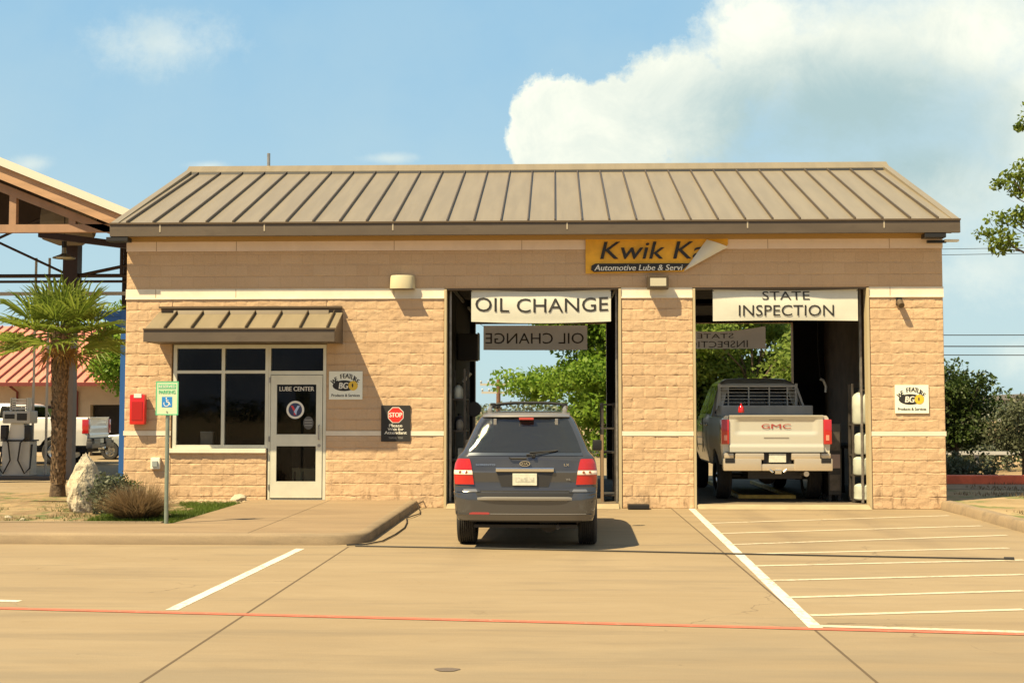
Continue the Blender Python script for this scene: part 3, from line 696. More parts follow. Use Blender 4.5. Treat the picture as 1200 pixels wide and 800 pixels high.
# ================================================================== VEHICLES
def itp(tab, z): return float(np.interp(z, [t[0] for t in tab], [t[1] for t in tab]))
def car_paint(name, col, metal=0.5, rough=0.28):
    return mat(name, col, rough, metal, coat=0.8)
def wheel(parent, x, y, r, w, side, rimmat=None):
    """tyre with tread grooves, rim with five spokes; axis along x"""
    t = MB(); hw = w / 2; g = 0.020
    prof = [(r * .62, -hw * .9), (r * .80, -hw), (r * .93, -hw * .96), (r * .985, -hw * .80)]
    for k in range(-3, 4):
        c = k * hw * .22
        prof += [(r, c - hw * .06), (r, c + hw * .06), (r - g, c + hw * .08), (r - g, c + hw * .14)] if k < 3 else [(r, c - hw * .07), (r, c + hw * .07)]
    prof += [(r * .985, hw * .80), (r * .93, hw * .96), (r * .80, hw), (r * .62, hw * .9)]
    t.lathe(prof, 40, 'X', (x, y, r), caps=False)
    wh = t.build('wheel', M_rubber, parent, smooth=True, angle=30)
    rm = MB(); s = side
    rm.lathe([(r * .63, -hw * .85 * s), (r * .62, hw * .6 * s), (r * .55, hw * .62 * s), (r * .53, hw * .3 * s), (0.02, hw * .2 * s)], 32, 'X', (x, y, r))
    for k in range(5):
        a = 2 * math.pi * k / 5; ca, sa = math.cos(a), math.sin(a); vs = []
        for rr, ww in ((.05, .045), (r * .56, .028)):
            for xx in (hw * .35 * s, hw * .62 * s):
                for q in (-1, 1): vs.append((x + xx, y + rr * ca - q * ww * sa, r + rr * sa + q * ww * ca))
        rm.add(vs, [(0, 1, 3, 2), (4, 6, 7, 5), (0, 4, 5, 1), (2, 3, 7, 6), (0, 2, 6, 4), (1, 5, 7, 3)])
    rm.lathe([(.06, hw * .4 * s), (.05, hw * .66 * s)], 16, 'X', (x, y, r))
    rm.build('rim', rimmat or M_chrome, wh, smooth=True)
    return wh

class Body:
    """car shell as a stack of rounded plan outlines; tables give half width, rear, front and corner radius by height"""
    def __init__(s, W, YR, YF, RR, RF, crown=0.05): s.W, s.YR, s.YF, s.RR, s.RF, s.crown = W, YR, YF, RR, RF, crown
    def rear(s, x, z):
        w = itp(s.W, z); r = min(itp(s.RR, z), w * .95); a = abs(x)
        y = itp(s.YR, z) + s.crown * (a / w) ** 2
        if a > w - r: q = min(1, (a - (w - r)) / r); y += r * .55 * (1 - math.sqrt(max(0, 1 - q ** 2.2)))
        return y
    def side(s, y, z): return itp(s.W, z)
    def ring(s, z):
        w = itp(s.W, z); yr = itp(s.YR, z); yf = itp(s.YF, z); r = min(itp(s.RR, z), w * .95); rf = min(itp(s.RF, z), w * .95)
        pts = []
        m = 9
        for i in range(m):
            x = -(w - r) + 2 * (w - r) * i / (m - 1); pts.append((x, yr + s.crown * (x / w) ** 2))
        for i in range(1, 9):       # rear right corner
            q = math.sin(math.pi / 2 * i / 8); x = w - r + r * q
            pts.append((x, yr + s.crown * (x / w) ** 2 + r * .55 * (1 - math.sqrt(max(0, 1 - q ** 2.2)))))
        y0 = pts[-1][1]; y1 = yf - rf * .6
        for i in range(1, 10): pts.append((w, y0 + (y1 - y0) * i / 10))
        for i in range(0, 9):
            q = math.cos(math.pi / 2 * i / 8); x = w - rf + rf * q
            pts.append((x, yf - .10 * (x / w) ** 2 - rf * .5 * (1 - math.sqrt(max(0, 1 - q ** 2.2)))))
        for i in range(1, 8):
            x = (w - rf) - 2 * (w - rf) * i / 8; pts.append((x, yf - .10 * (x / w) ** 2))
        left = [(-x, y) for x, y in pts[m:m + 8 + 9 + 9]][::-1]
        pts += left
        return [(x, y, z) for x, y in pts]
    def shell(s, zs, arches, name, material, parent, ar=0.40):
        b = MB(); rings = [s.ring(z) for z in zs]; n = len(rings[0])
        vs = [p for r_ in rings for p in r_]
        fs = [(k * n + i, k * n + (i + 1) % n, (k + 1) * n + (i + 1) % n, (k + 1) * n + i) for k in range(len(zs) - 1) for i in range(n)]
        fs += [tuple(range(n))[::-1], tuple((len(zs) - 1) * n + i for i in range(n))]
        b.add(vs, fs); o = b.build(name, material, parent, smooth=True, angle=28)
        if arches:
            cut(o, arches, ar)
            o.data.polygons.foreach_set('use_smooth', [True] * len(o.data.polygons)); o.data.set_sharp_from_angle(angle=R(28))
        return o
    def patch(s, rows, off=.006, m=10, thick=.02):
        """rows: (z, x_left, x_right) bottom to top, laid on the rear surface"""
        out = []
        for z, xl, xr in rows:
            for i in range(m):
                x = xl + (xr - xl) * i / (m - 1); out.append((x, s.rear(x, z) - off, z))
        return out, m, len(rows)
def fine(rows, k=4):
    out = []
    for a, b in zip(rows[:-1], rows[1:]):
        for i in range(k): t = i / k; out.append(tuple(p + (q - p) * t for p, q in zip(a, b)))
    return out + [rows[-1]]
def cut(o, arches, ar):
    cb = MB()
    for (x, y, z) in arches:
        n = 24; vs = []
        for xx in (x - .26, x + .26):
            for j in range(n): t = 2 * math.pi * j / n; vs.append((xx, y + ar * math.cos(t), z + ar * math.sin(t)))
        cb.add(vs, [(j, (j + 1) % n, n + (j + 1) % n, n + j) for j in range(n)] + [tuple(range(n))[::-1], tuple(n + j for j in range(n))])
    c = cb.build('arch_cutter', M_black)
    c.matrix_world = o.matrix_world.copy(); par = o.parent; o.parent = None
    md = o.modifiers.new('arch', 'BOOLEAN'); md.object = c; md.operation = 'DIFFERENCE'; md.solver = 'EXACT'
    dg = bpy.context.evaluated_depsgraph_get(); dg.update()
    me = bpy.data.meshes.new_from_object(o.evaluated_get(dg)); o.modifiers.clear(); me.name = o.name
    if len(me.polygons) > 20: o.data = me
    o.parent = par; cm = c.data; bpy.data.objects.remove(c); bpy.data.meshes.remove(cm)

M_cglass = mat('tinted_car_glass', (0.016, 0.017, 0.017), 0.02, 0.0, spec=1.0, coat=0.0, bump=0.02, bscale=2.0, stretch=(1, 1, 3.5))
M_redlens = mat('red_lens', (0.46, 0.012, 0.010), 0.12, coat=1.0)
M_redlens.node_tree.nodes['Principled BSDF'].inputs['Emission Strength'].default_value = 0.0
M_clearlens = mat('clear_lens', (0.80, 0.62, 0.50), 0.15, coat=1.0)
M_plate = mat('plate_white', (0.62, 0.62, 0.52), 0.45, var=0.10, vscale=14)

M_grimy = mat('grimy_dark_metal', (.03, .027, .024), .6, .4)
def suv(loc, rz=0):
    t = thing('suv', 'dark slate grey suv seen from behind, waiting in front of the oil change bay', 'car', loc, rz)
    W = [(.30, .84), (.45, .885), (.60, .905), (.80, .925), (1.0, .925), (1.10, .91), (1.18, .875), (1.25, .81), (1.40, .745), (1.56, .675), (1.66, .625), (1.71, .58), (1.745, .50), (1.765, .40)]
    YR = [(.30, .09), (.36, .03), (.46, .0), (.66, .0), (.735, .02), (.745, .085), (.80, .10), (.98, .10), (1.0, .12), (1.18, .14), (1.25, .18), (1.45, .30), (1.62, .40), (1.68, .42), (1.72, .47), (1.75, .62), (1.765, .9)]
    YF = [(.30, 4.40), (.5, 4.55), (.8, 4.54), (.93, 4.42), (1.02, 4.05), (1.08, 3.55), (1.12, 3.42), (1.3, 3.12), (1.5, 2.75), (1.65, 2.45), (1.72, 2.2), (1.765, 1.8)]
    RR = [(.30, .22), (.75, .24), (1.2, .20), (1.5, .20), (1.75, .3), (1.765, .3)]
    RF = [(.30, .4), (1.0, .5), (1.1, .25), (1.765, .3)]
    B = Body(W, YR, YF, RR, RF)
    paint = car_paint('slate_blue_paint', (0.088, 0.090, 0.098), .6, .14)
    zs = [.375, .39, .41, .43, .46, .55, .64, .70, .735, .745, .80, .88, .98, 1.0, 1.05, 1.08, 1.12, 1.18, 1.21, 1.25, 1.32, 1.40, 1.48, 1.56, 1.62, 1.66, 1.69, 1.71, 1.73, 1.745, 1.757, 1.765]
    B.shell(zs, [(s_ * .90, y, .40) for s_ in (-1, 1) for y in (.93, 3.64)], 'body', paint, t, ar=.405)
    def pt(name, rows, m_, off=.006, par=t, m=10, k=4, thick=.03):
        b = MB(); out, mm, nn = B.patch(fine(rows, k), off, m); b.grid(out, mm, nn, (0, thick, 0)); return b.build(name, m_, par, smooth=True, angle=50)
    # lower bumper in a duller tone
    M_bump = paint; M_lip = car_paint('bumper_lip_grey', (0.10, 0.092, 0.085), .3, .4)
    bp = pt('bumper', [(.385, -.80, .80), (.41, -.86, .86), (.45, -.89, .89), (.60, -.905, .905), (.70, -.91, .91), (.728, -.88, .88)], M_bump, .012, m=22)
    pt('bumper_lip', [(.385, -.78, .78), (.405, -.845, .845), (.44, -.875, .875), (.458, -.86, .86)], M_lip, .028, bp, m=22)
    pt('bumper_recess', [(.685, -.60, .60), (.73, -.62, .62)], M_black, .016, bp, m=14)
    lg = MB(); out = []
    for z, off in ((.630, .014), (.642, .040), (.668, .046), (.682, .014)):
        for i in range(15): x = -.60 + 1.2 * i / 14; out.append((x, B.rear(x, z) - off * (1 - .7 * (abs(x) / .6) ** 6), z))
    lg.grid(out, 15, 4, (0, .02, 0)); lg.build('bumper_ledge', car_paint('ledge_sunlit_grey', (.26, .25, .23), .3, .35), bp, smooth=True)  # pale grey puts sunlight on the ledge top into its colour
    pt('bumper_groove', [(.462, -.55, .78), (.470, -.55, .78)], mat('groove_light', (0.22, 0.21, 0.20), .4), .017, bp, m=14, k=1)
    pt('valance', [(.365, -.70, .70), (.392, -.74, .74)], M_black, .018, bp, m=12)
    pt('reflector', [(.425, -.66, -.47), (.44, -.71, -.46), (.475, -.70, -.44), (.485, -.66, -.46)], mat('bumper_reflector_red', (.34, .05, .05), .3), .02, bp, m=6)
    pt('reflector', [(.425, .47, .62), (.44, .46, .66), (.455, .44, .62)], mat('dull_red_lens', (.18, .02, .02), .3), .016, bp, m=6)
    # steps beside the tailgate where the bumper rises
    for sx in (-1, 1):
        rows = [(.74, .56, .88), (.775, .58, .905), (.80, .66, .91), (.812, .72, .91)]
        rows = [(z, a, b_) if sx > 0 else (z, -b_, -a) for z, a, b_ in rows]
        pt('bumper_shoulder', rows, paint, .05, bp, m=12)
        rows = [(.745, .60, .80), (.775, .62, .78)]; rows = [(z, a, b_) if sx > 0 else (z, -b_, -a) for z, a, b_ in rows]
        pt('shoulder_lens', rows, mat('shoulder_silver', (.30, .30, .31), .25, .6), .056, bp, m=6)
    # tailgate edge
    pt('tailgate_gap', [(.742, -.60, .60), (.756, -.60, .60)], M_black, .004, m=14)
    # lights
    for sx in (-1, 1):
        def sd(rows): return [(z, a, b_) if sx > 0 else (z, -b_, -a) for z, a, b_ in rows]
        tl = pt('taillight', sd([(.83, .650, .905), (.90, .660, .915), (1.0, .675, .918), (1.09, .692, .905), (1.145, .708, .875), (1.155, .72, .86)]), M_redlens, .016, m=14)
        pt('clear_band', sd([(.955, .668, .918), (.975, .671, .918), (1.01, .678, .918)]), M_clearlens, .022, tl, m=12)
        pt('lens_shadow_line', sd([(1.012, .679, .918), (1.019, .680, .918)]), mat('deep_red', (.2, .01, .01), .3), .021, tl, m=10, k=1)
        bb = MB()
        for q in (.75, .83): bb.lathe([(.018, 0), (.018, .01)], 12, 'Y', (sx * q, B.rear(q, .985) - .030, .985))
        bb.build('bulb', mat('amber_dot', (.25, .10, .06), .3), tl)
    # rear window with black surround
    gl = pt('rear_window', [(1.235, -.70, .70), (1.25, -.72, .72), (1.40, -.665, .665), (1.55, -.60, .60), (1.64, -.555, .555), (1.682, -.51, .51)], M_cglass, .008, m=20)
    pt('window_sill', [(1.195, -.74, .74), (1.232, -.73, .73)], car_paint('sill_sheen', (.06, .075, .10), .5, .2), .010, m=18)
    b = MB(); b.tube([(.02, B.rear(.02, 1.20) - .04, 1.205), (.10, B.rear(.1, 1.21) - .04, 1.213), (.40, B.rear(.4, 1.262) - .03, 1.255)], [.012, .009, .006], 6)
    b.tube([(.06, B.rear(.06, 1.235) - .025, 1.232), (.42, B.rear(.42, 1.262) - .022, 1.262)], .008, 6)
    b.lathe([(.03, 0), (.024, -.05)], 12, 'Y', (.11, B.rear(.1, 1.20), 1.196)); b.build('wiper', M_black, gl)
    b = MB(); b.tube([(-.20, B.rear(.2, 1.19) - .03, 1.175), (-.18, B.rear(.2, 1.19) - .035, 1.16), (.02, B.rear(0, 1.16) - .03, 1.160)], .010, 6); b.build('window_latch', M_black, gl)
    # spoiler lip and high brake light
    sp = MB(); out = []
    for z, off in ((1.672, .02), (1.682, .065), (1.712, .085), (1.728, .05), (1.742, -.06)):
        for i in range(21):
            x = -.57 + 1.14 * i / 20; out.append((x, B.rear(x, z) - off * (1 - .55 * (abs(x) / .57) ** 3), z + .008))
    sp.grid(out, 21, 5, (0, .05, -.004)); s_ = sp.build('spoiler', car_paint('roof_sheen_paint', (.17, .165, .16), .3, .5), t, smooth=True, angle=50)
    b = MB(); b.box(-.03 - .055, .105, B.rear(0, 1.66) - .092, B.rear(0, 1.66) - .03, 1.650, 1.680, bev=.006); b.build('brake_light', mat('dull_brake_lens', (.42, .06, .05), .35), s_)
    for x in (-.40, .40):
        b = MB(); b.box(x - .02, x + .02, B.rear(x, 1.62) - .03, B.rear(x, 1.62) + .02, 1.585, 1.665, bev=.006); b.build('glass_hinge', M_steel, gl)
    # chrome strip, plate recess, plate, badge
    rec = pt('plate_recess', [(.80, -.30, .30), (.90, -.335, .335), (.985, -.365, .365)], mat('recess_shade', (.028, .028, .030), .45), .004, m=12)
    b = MB(); b.box(-.372, .372, B.rear(0, 1.02) - .045, B.rear(0, 1.02) + .03, .992, 1.045, bev=.014); b.build('chrome_strip', M_chrome, t)
    b = MB(); b.box(-.155, .155, B.rear(0, .9) - .024, B.rear(0, .9) - .010, .82, .972, bev=.004); pl = b.build('licence_plate', M_plate, t)
    b = MB(); b.box(-.12, .12, B.rear(0, .9) - .0262, B.rear(0, .9) - .0245, .865, .925); b.build('plate_band', mat('plate_smudge', (.50, .50, .43), .5, var=.25, vscale=30), pl)
    yb = B.rear(0, 1.09) - .012
    b = MB(); b.use(M_chrome); b.lathe([(1.0, 0), (.96, -.012)], 32, 'Y', (0, 0, 0)); b.v = [(x * .072, yb + y, 1.094 + z * .036) for x, y, z in b.v]
    b.use(M_black); disc(b, 0, 1.094, .058, .027, yb - .013)
    b.use(M_chrome); put_text(b, 'KIA', -.040, .040, 1.078, 1.110, yb - .0145, bold=.02); b.build('oval_badge', None, t)
    b = MB(); put_text(b, 'LX', .50, .565, 1.065, 1.095, B.rear(.53, 1.08) - .010, bold=.03); b.build('trim_badge', M_chrome, t)
    b = MB(); put_text(b, 'SORENTO', -.63, -.38, 1.068, 1.090, 0, bold=.02, yf=lambda x, z: B.rear(x, z) - .010); b.build('name_badge', M_chrome, t)
    b = MB(); put_text(b, 'V6', .52, .58, .885, .91, B.rear(.55, .9) - .010, bold=.03); b.build('engine_badge', M_steel, t)
    # side windows
    for sx in (-1, 1):
        for ya, yb_ in ((.62, 1.40), (1.47, 2.28), (2.35, 3.05)):
            b = MB(); out = []
            for z in np.linspace(1.27, 1.62, 6):
                f0 = max(ya, itp(YR, z) + .32); f1 = min(yb_, itp(YF, z) - .30)
                for y in np.linspace(f0, f1, 5): out.append((sx * (itp(W, z) + .004), y, z))
            b.grid(out, 5, 6); b.build('side_window', M_cglass, t, smooth=True)
        # roof rails
        b = MB(); b.tube([(sx * .50, .78, 1.745), (sx * .50, .86, 1.80), (sx * .51, 1.4, 1.825), (sx * .51, 2.1, 1.825), (sx * .50, 2.5, 1.80), (sx * .49, 2.6, 1.74)], [.022, .024, .02, .02, .022, .018], 8)
        b.box(sx * .50 - .028, sx * .50 + .028, .76, .92, 1.735, 1.80, bev=.012); b.build('roof_rail', M_steel, t, smooth=True)
        b = MB(); b.box(sx * .96 - .10 * (sx < 0) * 0 - .07, sx * .96 + .13 - .06, 3.0, 3.09, 1.17, 1.33, bev=.03); b.build('side_mirror', M_black, t, smooth=True)
    for yy in (1.25, 2.15):
        b = MB(); b.tube([(-.50, yy, 1.835), (-.42, yy, 1.862), (-.2, yy, 1.878), (.2, yy, 1.878), (.42, yy, 1.862), (.50, yy, 1.835)], .018, 8)
        for q in (-.49, .49): b.box(q - .035, q + .035, yy - .04, yy + .04, 1.80, 1.875, bev=.015)
        b.build('roof_crossbar', M_black, t, smooth=True)
    b = MB(); out = []
    for z in np.linspace(1.14, 1.64, 7):
        for x in np.linspace(-1, 1, 9): w_ = itp(W, z) - .13; out.append((x * w_, itp(YF, z) - .10 * (x * w_ / itp(W, z)) ** 2 + .006, z))
    b.grid(out, 9, 7); b.build('windscreen', M_cglass, t, smooth=True)
    for sx in (-1, 1):
        b = MB(); b.box(sx * .65 - .16, sx * .65 + .16, 4.33, 4.50, .72, .88, bev=.04); b.build('headlight', mat('headlight_glass', (.7, .7, .7), .1), t, smooth=True)
        for y in (.93, 3.64): wheel(t, sx * .80, y, .365, .25, sx)
    # underside: axle, exhaust, spare wheel pan
    b = MB(); b.cyl((-.7, .93, .36), (.7, .93, .36), .05, 10); b.lathe([(.03, .80), (.11, .83), (.11, 1.03), (.03, 1.06)], 14, 'Y', (0, 0, .37)); b.box(-.66, .66, .25, 4.1, .27, .31)
    b.build('underside', M_black, t)
    b = MB(); b.tube([(.42, .05, .30), (.42, .5, .30), (.40, .75, .38)], .03, 10); b.lathe([(.12, .35), (.12, .75)], 14, 'Y', (.30, 0, .32)); b.build('exhaust', M_grimy, t, smooth=True)
    return t
suv((-.385, -6.92, 0), R(-1.2))

def pickup(loc, rz, label, paint, simple=False, h=0.0, brandrack=True, wheelr=.42):
    """crew cab pickup; origin at the rear bumper, +y is forward. h raises the body"""
    t = thing('pickup_truck', label, 'pickup truck', loc, rz)
    hb = 1.0
    # bed sides
    for sx in (-1, 1):
        prof = [(.97, .55 + h), (1.0, .82 + h), (1.02, 1.08 + h), (1.005, 1.32 + h), (.985, 1.45 + h), (.95, 1.49 + h), (.89, 1.492 + h)]
        b = MB(); out = []; ar_ = wheelr + .10; ys = [.14, .16, .22, .3, .45, .6] + list(np.linspace(1.22 - ar_, 1.22 + ar_, 19)) + [1.9, 2.05]; nz_ = 16
        ys = sorted(ys)
        for y in ys:
            zb = .57 + h
            if abs(y - 1.22) < ar_: zb = max(zb, wheelr + math.sqrt(ar_ ** 2 - (y - 1.22) ** 2))
            for k in range(nz_):
                z = zb + (1.492 + h - zb) * (k / (nz_ - 1)) ** .8; f_ = 1 if y > .2 else .985
                out.append((sx * f_ * float(np.interp(z, [q[1] for q in prof], [q[0] for q in prof])), y, z))
        b.grid(out, nz_, len(ys), (-sx * .03, 0, 0)); b.grid([(sx * .87, y, z) for z in (.78 + h, 1.49 + h) for y in (.14, 2.05)], 2, 2)
        b.add([(sx * x * .985, .142, z) for x, z in prof] + [(sx * .87, .142, .55 + h)], [tuple(range(len(prof) + 1))])
        o = b.build('bed_side', paint, t, smooth=True, angle=40)
    b = MB(); b.box(-.87, .87, .2, 2.05, .76 + h, .80 + h); b.box(-.87, .87, 2.0, 2.05, .80 + h, 1.43 + h); b.build('bed_floor', mat('bed_liner', (.03, .03, .03), .7), t)
    # tailgate
    tg = MB(); out = []
    for z in np.linspace(.81 + h, 1.50 + h, 25):
        for x in np.linspace(-.865, .865, 41):
            zz = z - h; y = .10 + .012 * (x / .86) ** 2
            # raised panel with rounded corners, pressed into the gate
            ax = abs(x) - .72; az_ = abs(zz - 1.29) - .115
            d_ = math.hypot(max(ax, 0), max(az_, 0)) + min(0, max(ax, az_))
            y += .022 * (1 - min(1, max(0, d_ / .035 + .3)))
            if zz < .93: y -= .02
            if zz > 1.47: y -= .02
            out.append((x, y, z))
    tg.grid(out, 41, 25, (0, .06, 0)); g_ = tg.build('tailgate', paint, t, smooth=True, angle=55)
    b = MB(); b.box(-.13, .13, .108, .135, 1.41 + h, 1.455 + h, bev=.006); b.build('handle', M_black, g_)
    if not simple:
        b = MB(); [put_text(b, c_, x_, x_ + w_, 1.25 + h, 1.335 + h, .112, bold=.012) for c_, x_, w_ in (('G', -.27, .15), ('M', -.09, .18), ('C', .12, .15))]; o = b.build('raised_lettering', mat('badge_red', (.36, .05, .04), .4), g_)
        b = MB(); b.box(-.23, .23, .093, .099, 1.075 + h, 1.09 + h); b.build('crease', mat('crease_shade', (.25, .22, .18), .5), g_)
    # tail lights
    for sx in (-1, 1):
        b = MB(); b.box(sx * .945 - .075, sx * .945 + .075, .085, .30, .96 + h, 1.42 + h, bev=.02); tl = b.build('taillight', M_redlens, t, smooth=True)
        b = MB(); b.box(sx * .94 - .03, sx * .94 + .03, .080, .10, 1.03 + h, 1.13 + h, bev=.006); b.build('reverse_lens', mat('pink_lens', (.75, .28, .2), .2, coat=1), tl)
    # bumper
    M_bc = mat('truck_bumper', (.58, .50, .38), .25, .45) if not simple else mat('dull_bumper', (.16, .15, .14), .4, .5)
    bm_ = MB()
    def bx(x0, x1, y0, z0, z1): bm_.box(x0, x1, y0, .16, .80 - (.86 - z0) * 1.25 + h, .80 - (.88 - z1) * 1.25 + h if z1 > .87 else .80 - (.86 - z1) * 1.25 + h, bev=.025)
    bx(-1.0, -.30, -.04, .60, .78); bx(.30, 1.0, -.04, .60, .78); bx(-.32, .32, -.02, .60, .70); bx(-.98, -.80, .02, .78, .88); bx(.80, .98, .02, .78, .88); bx(-.78, -.25, -.03, .76, .86); bx(.25, .78, -.03, .76, .86)
    bo = bm_.build('bumper', M_bc, t, smooth=True, angle=40)
    b = MB(); b.box(-.92, .92, -.02, .14, .803 + h, .818 + h); b.box(-.26, .26, .05, .14, .50 + h, .79 + h)
    for sx in (-1, 1): b.box(sx * .88 - .09, sx * .88 + .09, -.048, -.02, .62 + h, .71 + h, bev=.008)
    b.build('bumper_pad', M_black, bo)
    b = MB(); b.box(-.155, .155, .0, .045, .63 + h, .79 + h, bev=.004); b.build('licence_plate', M_plate, bo)
    b = MB(); b.box(-.06, .06, -.06, .12, .42 + h, .50 + h, bev=.01); b.tube([(-.16, -.045, .50 + h), (-.1, -.05, .45 + h)], .02, 8); b.tube([(.16, -.045, .50 + h), (.1, -.05, .45 + h)], .02, 8); b.build('tow_hitch', M_chrome, bo)
    b = MB(); b.tube([(.52, -.03, .42 + h), (.52, .35, .42 + h), (.5, 1.9, .40 + h)], .05, 12); b.build('exhaust_pipe', mat('exhaust_steel', (.45, .40, .33), .3, .8), t, smooth=True)
    # cab
    W = [(.55, .95), (.8, .99), (1.1, 1.0), (1.38, .98), (1.45, .94), (1.8, .80), (1.9, .74), (1.945, .62), (1.955, .5)]
    def up(z): return (z if z < 1.38 or simple else 1.38 + (z - 1.38) * 1.5) + h
    W = [(up(z), w_) for z, w_ in W]
    YR = [(up(z), y) for z, y in [(.55, 2.08), (1.45, 2.08), (1.88, 2.22), (1.92, 2.3), (1.955, 2.5)]]
    YF = [(up(z), y) for z, y in [(.55, 5.75), (1.0, 5.8), (1.22, 5.7), (1.30, 5.3), (1.36, 4.62), (1.42, 4.5), (1.86, 3.85), (1.92, 3.7), (1.955, 3.4)]]
    RR = [(.5, .12), (1.5, .12), (2.4, .2)]; RF = [(.5, .4), (1.3 + h, .5), (1.4 + h, .2), (2.5, .3)]
    B = Body(W, YR, YF, RR, RF, crown=.02)
    zs = [up(z) for z in (.55, .62, .8, .95, 1.1, 1.2, 1.26, 1.30, 1.34, 1.38, 1.42, 1.45, 1.55, 1.65, 1.75, 1.82, 1.88, 1.91, 1.93, 1.945, 1.955)]
    B.shell(zs, [(s_ * .95, 4.80, wheelr) for s_ in (-1, 1)], 'cab', paint, t, ar=wheelr + .10)
    b = MB(); out = []
    for z in np.linspace(up(1.47), up(1.90), 7):
        for x in np.linspace(-1, 1, 9): w_ = itp(W, z) - .05; out.append((x * w_, B.rear(x * w_, z) - .006, z))
    b.grid(out, 9, 7); b.build('rear_window', mat('black_cab_glass', (.006, .006, .006), .08, spec=.25), t, smooth=True)
    for sx in (-1, 1):
        for ya, yb_ in ((2.25, 3.1), (3.17, 4.2)):
            b = MB(); out = []
            for z in np.linspace(up(1.47), up(1.86), 6):
                f0 = max(ya, itp(YR, z) + .10); f1 = min(yb_, itp(YF, z) - .22)
                for y in np.linspace(f0, f1, 5): out.append((sx * (itp(W, z) + .004), y, z))
            b.grid(out, 5, 6); b.build('side_window', M_cglass, t, smooth=True)
        for y in (3.14, 4.27):
            b = MB(); b.box(sx * 1.0 - .006, sx * 1.0 + .006, y, y + .012, .72 + h, 1.44 + h); b.build('door_seam', M_black, t)
        for y in (2.3, 3.3):
            b = MB(); b.box(sx * 1.01 - .02, sx * 1.01 + .02, y, y + .2, 1.28 + h, 1.32 + h, bev=.01); b.build('door_handle', M_chrome, t)
        b = MB(); b.box(sx * 1.14 - .10, sx * 1.14 + .10, 4.02, 4.12, 1.32 + h, 1.62 + h, bev=.03); mm = b.build('side_mirror', M_black if not simple else paint, t, smooth=True)
        b = MB(); b.box(sx * 1.14 - .085, sx * 1.14 + .085, 4.008, 4.022, 1.35 + h, 1.59 + h); b.build('mirror_glass', M_chrome, mm)
        b = MB(); b.box(sx * .7 - .2, sx * .7 + .2, 5.55, 5.72, .95 + h, 1.15 + h, bev=.04); b.build('headlight', mat('headlight_glass', (.7, .7, .7), .1), t, smooth=True)
        for y in (1.22, 4.80): wheel(t, sx * .86, y, wheelr, .28, sx)
    b = MB(); b.box(-.84, .84, .17, 2.0, .50 + h, .755 + h); b.box(-.5, .5, .3, 5.4, .36 + h * .6, .60 + h * .8); b.box(-.9, .9, 2.2, 5.4, .50 + h, .56 + h); b.cyl((-.8, 1.22, wheelr), (.8, 1.22, wheelr), .06, 10); b.lathe([(.04, 1.02), (.17, 1.1), (.17, 1.3), (.04, 1.38)], 14, 'Y', (0, 0, wheelr + .02)); b.build('chassis', M_black, t)
    return t
M_champ = car_paint('champagne_paint', (.60, .58, .49), .25, .30)
M_whitep = car_paint('white_truck_paint', (.75, .74, .70), .05, .25)
tk = pickup((4.11, 0.42, .072), 0, 'champagne coloured pickup truck with a red lettered tailgate inside the state inspection bay', M_champ, h=.115, wheelr=.43)
# headache rack (fixed to the truck) and tool box
b = MB(); zt_, zb_ = 2.19, 1.70; ys_ = 1.98
b.tube([(-.80, ys_, zb_), (-.80, ys_, zt_ + .05)], .03, 8); b.tube([(.74, ys_, zb_), (.74, ys_, zt_ + .05)], .03, 8); b.tube([(-.80, ys_, zt_), (.74, ys_, zt_)], .028, 8); b.tube([(-.80, ys_, zb_ + .02), (.74, ys_, zb_ + .02)], .028, 8)
for q in (-.62, -.21, .20, .56): b.tube([(q, ys_, zb_), (q, ys_, zt_)], .014, 6)
for k in range(6): b.tube([(-.79, ys_ + .01, zb_ + .09 + k * .068), (.73, ys_ + .01, zb_ + .09 + k * .068)], .008, 6)
for sx, q in ((-1, -.80), (1, .74)): b.tube([(q, ys_, zt_), (q + sx * .10, ys_ - .35, zb_)], .022, 6)
b.build('headache_rack', mat('rack_grey', (.78, .76, .68), .5, .0), tk, smooth=True)
b = MB(); b.box(-.86, .92, 1.25, 1.90, 1.40, 1.80, bev=.02); b.build('tool_box', mat('tool_box_grey', (.40, .39, .36), .45, .3, var=.1), tk)
b = MB(); b.lathe([(.055, 1.662), (.06, 1.68), (.052, 1.76), (.018, 1.80), (.016, 1.835)], 14, 'Z', (-.64, .13, -.005))
o = b.build('bottle', M_redlens, smooth=True); o.location = (4.11, .42, .075); tag(o, 'small red bottle standing on top of the champagne truck tailgate', 'bottle')

pickup((-15.15, 18.4, 0), R(90), 'white pickup truck at the fuel station behind the palm, its tailgate towards the shop', M_whitep, simple=True, h=.06)

